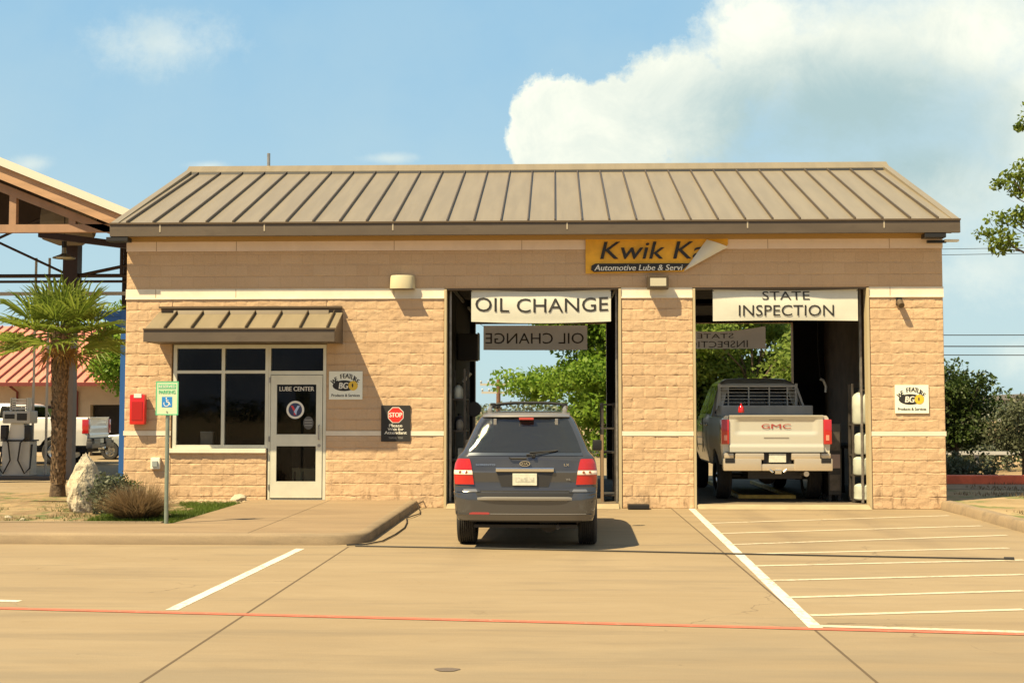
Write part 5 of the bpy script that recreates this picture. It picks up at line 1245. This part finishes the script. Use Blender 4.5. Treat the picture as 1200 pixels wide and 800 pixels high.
for yy in (.0,):
    mt_ = M_tan2 if yy == 0 else M_dsteel
    b = MB(); b.box(-7.7, 7.7, yy, yy + .16, 5.83, 6.01); b.build('truss_chord', mt_, can)
    for x in (-6, -4.62, -3, 0, 3, 4.62, 6):
        if cz_(x) - .7 > 6.05:
            b = MB(); b.box(x - .08, x + .08, yy + .01, yy + .15, 6.012, cz_(x) - (.60 if yy == 0 else .3)); b.build('truss_post', mt_, can)
for xx in (-4.45, 4.45):
    for yy in (4.0, 8.4):
        b = MB(); b.use(M_dsteel); b.box(xx - .19, xx + .19, yy - .16, yy + .16, 3.8, 6.9); b.use(mat('grey_post_wrap', (.16, .145, .135), .6)); b.box(xx - .13, xx + .13, yy - .13, yy + .13, 0, 3.8); b.build('column', None, can)
# cross braced frame behind
for (p, q, r) in (((-9, 4, 5.27), (9, 4, 5.27), .05), ((-9, 4, 5.12), (9, 4, 5.12), .035), ((5.75, 4, 5.27), (5.75, 4, 6.5), .055),
                  ((.4, 4, 5.3), (4.3, 4, 7.1), .035), ((.0, 4, 7.3), (4.4, 4, 5.27), .035), ((4.6, 4, 5.27), (7.9, 4, 5.95), .045), ((-4.4, 4, 5.3), (.0, 4, 6.3), .035)):
    b = MB(); b.tube([p, q], r, 6); b.build('brace', M_dsteel, can)
b = MB(); b.box(-9, 9, 5.0, 5.1, 4.86, 4.95); b.build('light_rail', mat('pale_rail', (.5, .5, .5), .5), can)
b = MB(); b.lathe([(.45, -.6), (.6, -.2), (.6, .4), (.4, .7)], 18, 'X', (4.6, .48, 6.55)); b.v = [(x, 3.2 + (y - .48) * .5, z) for x, y, z in b.v]; b.build('duct', mat('dull_duct', (.20, .17, .13), .6), can)
def pendant(loc, top, label):
    t = thing('pendant_lamp', label, 'lamp', loc, group='pendant lamps under the station canopy')
    b = MB(); b.lathe([(.05, .28), (.06, .10), (.11, .07), (.27, .0), (.27, -.02)], 18, caps=False); b.build('lamp_shade', mat('lamp_metal', (.30, .30, .24), .4, .6), t, smooth=True)
    b = MB(); b.lathe([(.06, .40), (.06, .24)], 10); b.tube([(0, 0, .38), (0, 0, top)], .012, 5); b.build('stem', M_black, t)
    b = MB(); b.lathe([(.2, -.001), (.2, .02)], 14); b.build('diffuser', mat('lamp_diffuser', (.6, .58, .45), .4), t)
pendant((-12.05, 7.2, 5.52), 1.25, 'bell shaped pendant lamp beside the dark canopy column')
pendant((-11.15, 10.0, 5.18), .65, 'bell shaped pendant lamp close to the shop wall under the canopy edge')

pm = thing('fuel_pump', 'grey and white fuel pump with black nozzles on its island at the far left', 'fuel pump', (-13.85, 9.0, 0))
M_pump = mat('pump_grey', (.42, .43, .41), .4, .1, var=.06); M_pumpw = mat('pump_white', (.62, .62, .57), .4)
b = MB(); b.box(-.9, 1.0, -.35, .55, 0, .10, bev=.03); b.build('island_base', mat('island_concrete', (.10, .09, .08), .8), pm)
b = MB(); b.box(-.36, .36, -.20, .25, .10, .98, bev=.015); b.build('cabinet', M_pump, pm)
b = MB(); b.box(-.40, .40, -.22, .27, .982, 1.02); b.build('shelf', M_black, pm)
b = MB(); b.prism([(-.24, 1.022), (.24, 1.022), (.17, 1.44), (-.17, 1.44)], -.15, .2, 'Y'); b.build('neck', M_pumpw, pm)
b = MB(); b.box(-.36, .36, -.22, .26, 1.442, 1.76, bev=.03); hd = b.build('head', M_pump, pm, smooth=True)
b = MB(); b.box(.02, .28, -.228, -.221, 1.52, 1.70); b.box(-.30, -.04, -.228, -.221, 1.56, 1.68); b.build('display', M_text, hd)
b = MB()
for k in range(5): b.box(-.20, .22, -.1, .15, 1.80 + k * .06, 1.835 + k * .06)
b.box(-.22, -.17, -.1, .15, 1.762, 2.10); b.box(.20, .24, -.1, .15, 1.762, 2.10); b.build('louvre_top', M_pumpw, pm)
for sx in (-1, 1):
    b = MB(); b.box(sx * .31 - .08, sx * .31 + .08, -.26, -.08, 1.025, 1.40, bev=.03); nz_ = b.build('nozzle', M_black, pm, smooth=True)
    b = MB(); b.tube([(sx * .31, -.24, 1.1), (sx * .16, -.30, .95), (sx * .10, -.30, .5), (sx * .28, -.30, .16), (sx * .4, -.26, .30), (sx * .38, -.1, .9)], .022, 6); b.build('hose', M_black, nz_, smooth=True)
for k, x in enumerate((-13.72, -13.36)):
    b = MB(); b.tube([(0, 0, 0), (0, 0, 5.8)], .035, 8); b.lathe([(.05, 0), (.05, .1)], 10); o = b.build('conduit_pipe', mat('pale_conduit', (.52, .50, .44), .5)); o.location = (x, 9.5, 0)
    tag(o, ('left' if k == 0 else 'right') + ' one of two thin pale pipes rising behind the fuel pump', 'pipe', 'thin pale pipes behind the fuel pump')

t = thing('blue_frame', 'tall blue steel post with a side arm next to the left wall of the shop', 'post', (-10.09, 6.0, 0))
M_blue = mat('blue_steel', (.02, .10, .34), .45, .1)
b = MB(); b.box(-.065, .065, -.065, .065, 0, 4.14); b.build('post', M_blue, t)
b = MB(); b.box(-1.75, -.067, -.05, .05, 3.98, 4.10); b.build('arm', M_blue, t)
b = MB(); b.prism([(-.60, 3.978), (-.067, 3.978), (-.067, 3.70)], -.02, .02, 'Y'); b.build('gusset', M_blue, t)
for k in range(9):
    b = MB(); b.tube([(-1.65 + k * .17, 0, 3.975), (-1.65 + k * .17 + .02, 0, 3.975 - .45 - .25 * math.sin(k * 1.7) ** 2)], .014, 5); b.build('hanging_hose', M_black, t)

bd = thing('red_roof_building', 'pale walled building with a red metal roof behind the fuel pump', 'building', (-22, 25, 0))
M_redroof = mat('red_metal_roof', (.58, .215, .15), .55, .0, var=.08, vscale=1.0); M_pwall = mat('pale_stucco', (.55, .46, .35), .85, var=.05)
b = MB(); b.box(-14, 5.8, .6, 12, 2.0, 3.05); b.box(-14, 3.7, .6, .9, 0, 2.0); b.box(5.6, 5.8, .6, .9, 0, 2.0); b.box(-14, 5.8, 11.7, 12, 0, 2.0); b.box(-14, -13.7, .9, 11.7, 0, 2.0); b.build('wall', M_pwall, bd)
b = MB(); b.prism([(-.2, 2.86), (6.3, 5.5), (12.8, 2.86), (12.8, 2.80), (6.3, 5.42), (-.2, 2.80)], -14.5, 6.6, 'X'); rf_ = b.build('roof', M_redroof, bd)
b = MB()
for k in range(48):
    x = -14.3 + k * .44
    b.add([(x - .02, -.2, 2.87), (x + .02, -.2, 2.87), (x + .02, 6.2, 5.47), (x - .02, 6.2, 5.47), (x - .015, -.2, 2.95), (x + .015, -.2, 2.95), (x + .015, 6.2, 5.55), (x - .015, 6.2, 5.55)], [(0, 1, 5, 4), (1, 2, 6, 5), (3, 0, 4, 7), (4, 5, 6, 7)])
b.build('roof_seams', mat('red_seam', (.30, .10, .07), .5), rf_)
b = MB(); b.box(-14.5, 6.6, -.30, -.205, 2.72, 2.86); b.build('gutter', mat('dark_red_gutter', (.16, .03, .025), .5), rf_)
b = MB(); b.box(3.75, 5.55, .95, 1.0, 0, 1.98); b.build('dark_opening', M_dark, bd)
b = MB(); b.box(1.5, 2.7, .55, .598, .9, 1.95); wn_ = b.build('window', M_dsteel, bd)
b = MB(); b.box(1.6, 2.6, .54, .548, 1.0, 1.85); b.build('pane', mat('green_reflection_glass', (.10, .20, .04), .2), wn_)
for x in (.8, 3.2):
    b = MB(); b.tube([(x, .52, 0), (x, .52, 2.5), (x - .15, .2, 2.72)], .05, 6); b.build('downpipe', mat('dark_red_gutter', (.16, .03, .025), .5), bd)

# ================================================================== PLANTS
def leaf_mesh(centres, size, rs, flat=0.0, aspect=.55, droop=0.0):
    n = len(centres); a = rs.normal(size=(n, 3)); a[:, 2] *= (1 - flat); a /= np.linalg.norm(a, axis=1, keepdims=True) + 1e-9
    q = rs.normal(size=(n, 3)); b = np.cross(a, q); b /= np.linalg.norm(b, axis=1, keepdims=True) + 1e-9
    s = size * (0.6 + 0.8 * rs.rand(n, 1)); a[:, 2] -= droop
    p0 = centres - a * s; p2 = centres + a * s; p1 = centres + b * s * aspect; p3 = centres - b * s * aspect
    v = np.stack([p0, p1, p2, p3], 1).reshape(-1, 3)
    return v, n
def leaves_obj(name, centres, size, rs, material, parent=None, **kw):
    v, n = leaf_mesh(centres, size, rs, **kw); me = bpy.data.meshes.new(name)
    me.vertices.add(len(v)); me.vertices.foreach_set('co', v.astype(np.float32).ravel())
    me.loops.add(n * 4); me.loops.foreach_set('vertex_index', np.arange(n * 4, dtype=np.int32))
    me.polygons.add(n); me.polygons.foreach_set('loop_start', np.arange(0, n * 4, 4, dtype=np.int32)); me.update(calc_edges=True); me.validate()
    me.materials.append(material); o = bpy.data.objects.new(name, me); COL.objects.link(o)
    if parent: o.parent = parent
    return o
M_bark = mat('grey_brown_bark', (.10, .075, .055), .9, var=.25, vscale=5, bump=.02, bscale=25, stretch=(1, 1, .3))
def tree(label, loc, h_trunk, tips, leaf, n_per, clump, size, seed=1, name='tree', r0=.16, base=(0, 0), group=None, sub=5, droop=0.0):
    """trunk forks into limbs towards tips; every limb carries twigs with leaf clumps round them"""
    rs = np.random.RandomState(seed); t = thing(name, label, 'tree', loc, group=group)
    tb = MB(); fork = Vector((base[0], base[1], h_trunk))
    tb.tube([(0, 0, -.1), (base[0] * .3, base[1] * .3, h_trunk * .4), tuple(fork)], [r0 * 1.25, r0, r0 * .8], 9); tb.build('trunk', M_bark, t, smooth=True)
    lb = MB(); cs = []
    for tip in tips:
        T = Vector(tip[:3]); R_ = tip[3]
        mid = fork.lerp(T, .5) + Vector(rs.normal(size=3) * R_ * .15) + Vector((0, 0, .1))
        lb.tube([tuple(fork), tuple(mid), tuple(T)], [r0 * .55, r0 * .32, r0 * .12], 6)
        for k in range(sub):
            d = Vector(rs.normal(size=3)); d.normalize(); d.z = d.z * .7 + .1
            e = T + d * R_ * (.45 + .5 * rs.rand()); s0 = mid.lerp(T, .4 + .6 * rs.rand())
            lb.tube([tuple(s0), tuple(s0.lerp(e, .5) + Vector(rs.normal(size=3) * .06)), tuple(e)], [r0 * .16, r0 * .09, r0 * .03], 4)
            m = int(n_per / sub); c = clump * R_
            off = rs.normal(size=(m, 3)); off /= np.linalg.norm(off, axis=1, keepdims=True); off *= (rs.rand(m, 1) ** .45) * c
            off[:, 2] *= .6; cs.append(np.array(e)[None] + off)
    lb.build('limbs', M_bark, t, smooth=True)
    cs = np.concatenate(cs); cs = cs[cs[:, 2] > .3]
    leaves_obj('crown', cs, size, rs, leaf, t, droop=droop); return t
M_lf1 = mat_leaf('bright_green_leaves', (.17, .31, .035), (.10, .21, .022), (.31, .42, .06), 1.0, .5)
M_lf2 = mat_leaf('olive_green_leaves', (.21, .32, .06), (.14, .22, .045), (.36, .44, .11), 1.0, .58)
M_lf3 = mat_leaf('dark_green_leaves', (.040, .075, .016), (.022, .042, .010), (.085, .12, .025), 1.4, .3)
M_lf4 = mat_leaf('oak_leaves', (.13, .20, .025), (.08, .13, .018), (.24, .29, .04), 1.4, .4)
rs0 = np.random.RandomState(5)
def tipset(c, rx, rz, n, R_, seed, zmin=0):
    rs = np.random.RandomState(seed); out = []
    while len(out) < n:
        p = rs.uniform(-1, 1, 3); d = np.linalg.norm(p)
        if d > 1 or d < .35: continue
        z = c[2] + p[2] * rz
        if z < zmin: continue
        out.append((c[0] + p[0] * rx, c[1] + p[1] * rx, z, R_ * (.7 + .6 * rs.rand())))
    return out
# trees seen through the bays
tree('bright green spreading tree seen through the oil change bay right of the utility pole', (2.9, 27, 0), 2.2, tipset((-.3, 0, 4.0), 3.7, 3.0, 40, 1.15, 11), M_lf1, 1300, .8, .105, 11, r0=.13, group='trees behind the shop')
tree('tall olive green tree filling the view through the inspection bay', (8.2, 29, 0), 2.4, tipset((0, 0, 4.1), 3.8, 3.3, 38, 1.3, 12), M_lf2, 1300, .8, .105, 12, r0=.13, group='trees behind the shop')
tree('greyish tree with bare inner limbs between the two nearer trees behind the shop', (5.3, 33, 0), 2.0, tipset((0, 0, 4.0), 3.6, 3.0, 20, 1.2, 13), M_lf2, 800, .8, .12, 13, r0=.13, group='trees behind the shop')
tree('rightmost olive tree behind the shop', (12.4, 33, 0), 1.8, tipset((0, 0, 3.0), 3.2, 1.7, 16, 1.3, 14), M_lf2, 800, .8, .13, 14, r0=.13, group='trees behind the shop')
# left tree behind the blue post
tree('green tree rising between the blue post and the red roofed building', (-14.9, 24.75, 0), 2.0, tipset((.0, 0, 4.2), 2.1, 2.3, 30, .9, 15), M_lf1, 1400, .95, .08, 15, r0=.06)
# right hand small trees
tree('dense dark green tree right beside the shop end pier', (10.6, 10.5, 0), .7, tipset((-.1, 0, 1.75), 1.35, 1.05, 20, .6, 16), M_lf3, 700, .75, .055, 16, r0=.06, name='small_tree')
tree('low grey green tree with a thin leaning trunk at the right edge of the lot', (11.9, 9.3, 0), .6, tipset((.1, 0, 1.25), 1.1, .55, 14, .5, 17), mat_leaf('grey_green_leaves', (.075, .095, .045), (.05, .06, .03), (.13, .14, .08), 1.5, .3), 420, .75, .05, 17, r0=.05, name='small_tree')
# big oak on the right: only its branch tips reach into the picture
tips = [(-2.35, 0, 4.85, .42), (-1.95, .3, 5.25, .45), (-2.0, 0, 5.9, .35), (-1.6, .2, 6.15, .55), (-1.15, -.1, 5.2, .5), (-1.5, .2, 7.0, .32), (-1.35, 0, 7.25, .38), (-1.0, .2, 7.9, .4), (-.8, 0, 6.2, .6), (-.6, .3, 5.0, .5)] + [p for p in tipset((1.4, .4, 6.2), 2.3, 2.0, 16, .8, 21)]
tree('oak whose leafy branch tips hang into view at the upper right', (10.62, 0.6, .12), 3.2, tips, M_lf4, 380, .62, .050, 22, r0=.10)

# palm
def palm(loc):
    t = thing('palm_tree', 'fan palm with a rough brown trunk in the planting bed', 'palm tree', loc); rs = np.random.RandomState(8)
    H = 3.30; b = MB(); prof = [(.16, -.05), (.15, .1), (.115, .4), (.115, 1.0), (.125, 1.8), (.14, 2.5), (.17, 3.0), (.16, H)]
    b.lathe(prof, 18); tr = b.build('trunk', mat('palm_trunk', (.06, .04, .026), .95, color2=(.13, .09, .055), vscale=7, bump=.03, bscale=16), t, smooth=True)
    b = MB()
    for k in range(420):   # old leaf bases wrapped round the trunk
        z = .25 + (H - .3) * (k / 420); a = k * 2.39996 + rs.normal() * .15; r = float(np.interp(z, [p[1] for p in prof], [p[0] for p in prof]))
        w_ = .035 + .03 * rs.rand(); L = .09 + .08 * rs.rand(); out = .02 + .035 * rs.rand()
        c = Vector((math.cos(a), math.sin(a), 0)); s_ = Vector((-math.sin(a), math.cos(a), 0)); p = c * (r - .01) + Vector((0, 0, z))
        b.add([p - s_ * w_, p + s_ * w_, p + c * out + s_ * w_ * .5 + Vector((0, 0, L)), p + c * out - s_ * w_ * .5 + Vector((0, 0, L)), p + c * .03], [(0, 1, 2, 3), (0, 3, 4), (1, 4, 2)])
    b.build('leaf_bases', mat('dry_leaf_base', (.20, .135, .08), .9, var=.5, vscale=14), tr)
    M_fr = mat_leaf('palm_green', (.17, .235, .03), (.10, .155, .022), (.34, .40, .08), 2.5, .45)
    M_or = mat_leaf('dry_orange_frond', (.36, .20, .05), (.25, .13, .04), (.42, .28, .08), 3, .3)
    def frond(az, el, L, nb, blade, m_, nm, curl=1.0):
        b = MB(); d = Vector((math.cos(az) * math.cos(el), math.sin(az) * math.cos(el), math.sin(el))); s_ = Vector((-math.sin(az), math.cos(az), 0)); up = s_.cross(d) * -1
        if up.z < 0: up = -up
        o = Vector((math.cos(az) * .08, math.sin(az) * .08, H - .12)); hub = o + d * L - Vector((0, 0, .10 * L * curl))
        b.tube([tuple(o), tuple(o + d * L * .5 + Vector((0, 0, .03))), tuple(hub)], [.016, .012, .009], 5)
        for i in range(nb):
            a = R(-105 + 210 * i / (nb - 1)) + rs.normal() * .03
            dd = (d * math.cos(a) + s_ * math.sin(a) + up * (.12 + .25 * abs(math.sin(a)))).normalized(); l = blade * (.72 + .28 * math.cos(a * .8)) * (.9 + .2 * rs.rand())
            side = dd.cross(up).normalized(); w_ = .017 * (blade / .6); g = Vector((0, 0, -1)) * l
            p1 = hub + dd * l * .35; p2 = hub + dd * l * .72 + g * .05 * curl; p3 = hub + dd * l + g * (.10 + .20 * rs.rand()) * curl
            f = up * w_ * .5
            b.add([hub, p1 - side * w_ + f, p1 - f * .6, p1 + side * w_ + f, p2 - side * w_ * .8 + f, p2 - f * .4, p2 + side * w_ * .8 + f, p3], [(0, 2, 1), (0, 3, 2), (1, 2, 5, 4), (2, 3, 6, 5), (4, 5, 7), (5, 6, 7)])
        b.build(nm, m_, t)
    n = 42
    for k in range(n):
        az = k * 2.39996 + rs.normal() * .1; q = k / (n - 1); el = R(84 - 104 * q ** .8) + rs.normal() * .06
        frond(az, el, (.46 + .26 * q + .12 * rs.rand()), 20, .74 + .16 * rs.rand(), M_fr, 'frond')
    for k in range(9):
        az = k * 2.39996 + 1; frond(az, R(-52 - 22 * rs.rand()), .30 + .1 * rs.rand(), 14, .36, M_or, 'dead_frond', 1.4)
    return t
palm((-9.66, 1.2, .08))
# long hanging leaf of the palm drooping by the red roof is part of the crown above

# boulder
def rock(name, label, loc, s, seed, m_, cat='rock', peak=0.0, group=None, sub=4):
    bm = bmesh.new(); bmesh.ops.create_icosphere(bm, subdivisions=sub, radius=1); rs = np.random.RandomState(seed)
    pl = [(Vector(rs.normal(size=3)).normalized(), .62 + .25 * rs.rand()) for _ in range(14)]
    for v in bm.verts:
        p = v.co.copy()
        for n_, d in pl:
            k = p.dot(n_) - d
            if k > 0: p -= n_ * k * .9
        p *= 1 + .22 * (float(fbm(np.array(p.x * 3 + seed), np.array(p.y * 3 + p.z * 4))) - .5) * 2
        if peak: zz = (p.z + 1) / 2; f = 1 - peak * max(0, zz); p.x = p.x * f + .12 * 0; p.y *= f
        v.co = Vector((p.x * s[0], p.y * s[1], (p.z + .8) * s[2]))
    b = MB(); b.bm(bm); o = b.build(name, m_, smooth=True, angle=25); o.location = loc
    return tag(o, label, cat, group)
M_lime = mat('pale_limestone', (.52, .45, .32), .9, color2=(.30, .28, .24), vscale=2.2, bump=.06, bscale=7, noise2=(6, (.66, .58, .42), .52, .7))
rock('boulder', 'large pale peaked limestone boulder beside the palm trunk', (-7.63, -2.75, .08), (.60, .46, .62), 11, M_lime, 'boulder', peak=.86, sub=5)
for i, (x, y, s, lab) in enumerate(((-5.72, -.35, .16, 'pale rounded stone at the wall foot near the sidewalk edge'), (-9.9, -3.8, .10, 'small pale stone at the left end of the planting bed'), (-8.35, -3.9, .07, 'small stone in front of the palm trunk'), (-8.0, -4.2, .05, 'tiny stone near the bed edging below the boulder'))):
    rock('stone', lab, (x, y, .11), (s, s * .8, s * .55), 30 + i, M_lime, 'stone', group='loose stones in the planting bed', sub=3)
# gravel along the wall foot
rs = np.random.RandomState(9); b = MB()
for k in range(420):
    x = -7.2 + 1.65 * rs.rand(); y = -.12 - .75 * rs.rand() ** 1.3; s = .018 + .03 * rs.rand(); z = .115
    bm = bmesh.new(); bmesh.ops.create_icosphere(bm, subdivisions=1, radius=s); 
    for v in bm.verts: v.co = Vector((v.co.x * (1 + .4 * rs.rand()) + x, v.co.y + y, v.co.z * .7 + z + s * .4))
    b.bm(bm)
tag(b.build('wall_foot_gravel', mat('gravel', (.45, .35, .22), .9, color2=(.26, .19, .12), vscale=6)), 'pale gravel strip at the foot of the wall under the window', 'gravel', kind='stuff')

def blades(name, label, cat, cx, cy, z, n, rad, h, lean, m_, seed, w=.006, kind=None, parts=True, bend=.35):
    rs = np.random.RandomState(seed); b = MB()
    for k in range(n):
        a = rs.rand() * 6.283; r = rad * math.sqrt(rs.rand()) * .45; L = h * (.55 + .5 * rs.rand()); le = lean * rs.rand() ** .7
        p = Vector((math.cos(a) * r, math.sin(a) * r, 0)); a2 = a + rs.normal() * .5; d = Vector((math.cos(a2), math.sin(a2), 0)); s_ = Vector((-d.y, d.x, 0)) * w
        q1 = p + d * L * math.sin(le) * .45 + Vector((0, 0, L * math.cos(le) * .55)); q2 = p + d * L * math.sin(le) * (1 + bend * .5) + Vector((0, 0, L * math.cos(le) * (1 - bend * rs.rand() * .6)))
        b.add([p - s_, p + s_, q1 + s_ * .8, q1 - s_ * .8, q2], [(0, 1, 2, 3), (3, 2, 4)])
    o = b.build(name, m_); o.location = (cx, cy, z); return tag(o, label, cat, kind=kind)
M_dry = mat_leaf('dry_grass_blades', (.22, .15, .08), (.14, .095, .05), (.34, .25, .14), 6, .3)
M_dryg = mat_leaf('green_base_blades', (.12, .13, .04), (.07, .085, .025), (.2, .2, .07), 6, .3)
o = blades('ornamental_grass', 'dry brown clump of ornamental grass behind the parking sign post', 'grass clump', -6.30, -4.05, .11, 2600, .55, .72, R(66), M_dry, 3, .0045)
g2 = blades('green_blades', None, None, 0, 0, 0, 900, .5, .36, R(60), M_dryg, 4, .006); g2.parent = o
for k, v in list(g2.items()): del g2[k]
M_sage = mat_leaf('sage_leaves', (.11, .13, .085), (.07, .085, .05), (.18, .20, .13), 4, .3)
def shrub(label, loc, rx, rz, n, m_, size, seed):
    rs = np.random.RandomState(seed); t = thing('shrub', label, 'shrub', loc)
    p = rs.normal(size=(n, 3)); p /= np.linalg.norm(p, axis=1, keepdims=True); p *= rs.rand(n, 1) ** .4; f = 1 + .35 * np.sin(p[:, :1] * 7 + seed) * np.cos(p[:, 1:2] * 6)
    p = p * f * np.array([rx, rx, rz]); p[:, 2] += rz * .9; p = p[p[:, 2] > .02]; leaves_obj('foliage', p, size, rs, m_, t)
    b = MB()
    for k in range(14):
        a = rs.rand() * 6.28; b.tube([(0, 0, 0), (rx * .3 * math.cos(a), rx * .3 * math.sin(a), rz * .8), (rx * .8 * math.cos(a), rx * .8 * math.sin(a), rz * (1.0 + .6 * rs.rand()))], [.012, .008, .004], 4)
    b.build('stems', M_bark, t); return t
shrub('grey green sage shrub between the boulder and the dry grass', (-7.05, -3.1, .10), .36, .34, 2200, M_sage, .035, 5)
shrub('low dark shrub with yellow flowers behind the boulder near the shop corner', (-7.75, -1.0, .10), .55, .26, 1800, M_lf3, .035, 6)
for q_, (x_, y_, lab_) in enumerate(((12.6, 15.5, 'rounded grey green shrub behind the thin leaning trunk tree'), (15.6, 16.5, 'wide grey green shrub behind the guardrail, next to the frame edge'), (10.9, 17.0, 'grey green shrub low between the dark tree and the shop wall'), (18.8, 18.0, 'farthest right grey green shrub by the guardrail'))):
    shrub(lab_, (x_, y_, 0), 1.5, .62 + .1 * (q_ % 2), 3200, M_lf3 if q_ % 2 else M_sage, .075, 40 + q_)
shrub('bright green bush under the trees behind the oil change bay', (2.3, 24.2, 0), 1.0, .62, 3000, M_lf1, .07, 50)
shrub('bushy low shrub at the foot of the small trees on the right', (9.6, 8.2, .0), 1.1, .35, 2600, mat_leaf('grey_green_leaves', (.075, .095, .045), (.05, .06, .03), (.13, .14, .08), 1.5, .3), .06, 7)
# low grass in the bed
rs = np.random.RandomState(12); b = MB()
def tuft(x, y, z, h, w=.006):
    for q in range(3):
        a = rs.rand() * 6.28; d = Vector((math.cos(a), math.sin(a), 0)); s_ = Vector((-d.y, d.x, 0)) * w; p = Vector((x, y, z)); t_ = p + d * h * .6 * rs.rand() + Vector((0, 0, h * (.6 + .5 * rs.rand())))
        b.add([p - s_, p + s_, t_], [(0, 1, 2)])
for k in range(14000):
    x = -7.4 + 1.85 * rs.rand(); y = -4.55 + 3.75 * rs.rand()
    if float(vnoise(np.array(x * 2.2 + 9), np.array(y * 1.6))) < .38 and x < -6.2: continue
    tuft(x, y, .105, .05 + .05 * rs.rand())
tag(b.build('bed_grass', mat_leaf('fresh_grass', (.10, .17, .02), (.06, .11, .015), (.18, .24, .04), 3, .4)), 'short green grass in the planting bed beside the sidewalk', 'grass', kind='stuff')
b = MB()
for k in range(5200):
    x = -12.3 + 5.2 * rs.rand(); y = -4.5 + 4.2 * rs.rand()
    if float(vnoise(np.array(x * 1.7 + 2), np.array(y * 1.7 + 3))) < .52: continue
    tuft(x, y, .105, .04 + .05 * rs.rand())
tag(b.build('sparse_weeds', M_dryg), 'sparse weeds on the bare soil round the palm', 'weeds', kind='stuff')
# verge weeds on the right
b = MB()
for k in range(6000):
    x = 7.3 + 7 * rs.rand(); y = -5 + 10.5 * rs.rand()
    if float(vnoise(np.array(x * 1.1 + 2), np.array(y * 1.1 + 3))) < .5: continue
    tuft(x, y, .135, .03 + .06 * rs.rand())
tag(b.build('verge_grass', M_dry), 'thin dry grass on the verge right of the shop', 'grass', kind='stuff')

# ================================================================== RIGHT SIDE AND BACKGROUND
b = MB(); b.box(7.6, 15.5, 5.35, 5.62, .10, .33, bev=.02); o = b.build('red_kerb', mat('red_kerb_paint', (.80, .16, .07), .6, var=.15, vscale=3)); tag(o, kind='structure')
sheet('concrete_path', 7.2, 15.5, 3.4, 5.345, .142, M_walk)
t = thing('guardrail', 'thin pale steel guardrail beyond the small trees on the right', 'guardrail', (8, 13.5, 0))
b = MB(); b.box(-2, 30, -.03, .03, .50, .60, bev=.01); b.build('rail', mat('pale_rail', (.5, .5, .5), .5), t)
for k in range(11):
    b = MB(); b.box(-1.9 + k * 3, -1.8 + k * 3, .031, .13, -.05, .62); b.build('post', M_steel, t)
def power_line(label, pts, r):
    b = MB(); n = 16; out = []
    p, q = Vector(pts[0]), Vector(pts[1])
    for i in range(n + 1): u = i / n; c = p.lerp(q, u); c.z -= .35 * 4 * u * (1 - u) * .5; out.append(tuple(c))
    b.tube(out, r, 5); tag(b.build('power_line', M_black, smooth=True), label, 'power line', 'power lines right of the shop')
for k, (z0, z1, lab, r) in enumerate(((9.55, 10.2, 'highest power line, just below the right eave', .014), (9.25, 9.95, 'second highest power line below the right eave', .014), (5.55, 5.65, 'third power line from the top right of the shop', .022), (5.02, 5.08, 'fourth power line from the top right of the shop', .028), (4.62, 4.62, 'lowest power line right of the shop, above the dark tree', .022))):
    power_line(lab, ((4, 38, z0), (46, 38, z1)), r)
def pole(label, loc, h, r, arms):
    t = thing('utility_pole', label, 'utility pole', loc)
    b = MB(); b.tube([(0, 0, 0), (0, 0, h)], [r * 1.2, r * .85], 10); b.build('pole', mat('pole_wood', (.17, .085, .05), .85, var=.2), t, smooth=True)
    for z, w_ in arms:
        b = MB(); b.box(-w_, w_, -.08, .02, z - .07, z + .07); a_ = b.build('crossarm', mat('pale_arm', (.50, .47, .40), .7), t)
        b = MB()
        for q in (-.95, -.55, .55, .95): b.lathe([(.05, z + .07), (.06, z + .2), (.03, z + .26)], 8, 'Z', (q * w_, 0, 0))
        b.build('insulator', M_steel, a_)
    return t
pole('brown utility pole with pale crossarms seen through the oil change bay', (-3.85, 62, 0), 3.95, .15, ((3.55, 1.25), (3.0, 1.15)))
pole('utility pole carrying the power lines far to the right', (46, 38, 0), 10.6, .16, ((10.3, 1.3), (5.6, 1.0)))
t = thing('distant_warehouse', 'low pale warehouse on the horizon at the far right', 'building', (95, 190, 0))
b = MB(); b.box(-30, 30, 0, 20, 0, 3.6); b.build('wall', mat('pale_grey_wall', (.42, .44, .42), .8), t)
b = MB(); b.prism([(-31, 3.61), (31, 3.61), (31, 4.0), (0, 5.2), (-31, 4.0)], -.5, 20.5, 'Y'); b.build('roof', M_steel, t)
# distant belt of trees all round: reads as one mass
rs = np.random.RandomState(30); cs = []
for a in np.linspace(0, 2 * math.pi, 300):
    d = 150 + 40 * rs.rand(); c = np.array([math.sin(a) * d, math.cos(a) * d, 0]); hh = 2.4 + 1.6 * rs.rand()
    m = 260; off = rs.normal(size=(m, 3)); off /= np.linalg.norm(off, axis=1, keepdims=True); off *= rs.rand(m, 1) ** .4 * np.array([[3.6, 3.6, hh * .55]]); off[:, 2] += hh * .5; cs.append(c + off)
o = leaves_obj('distant_tree_belt', np.concatenate(cs), .33, rs, mat_leaf('hazy_distant_leaves', (.10, .13, .08), (.07, .10, .065), (.14, .17, .11), .05, .2)); tag(o, 'low belt of far trees along the horizon', 'far trees', kind='stuff')
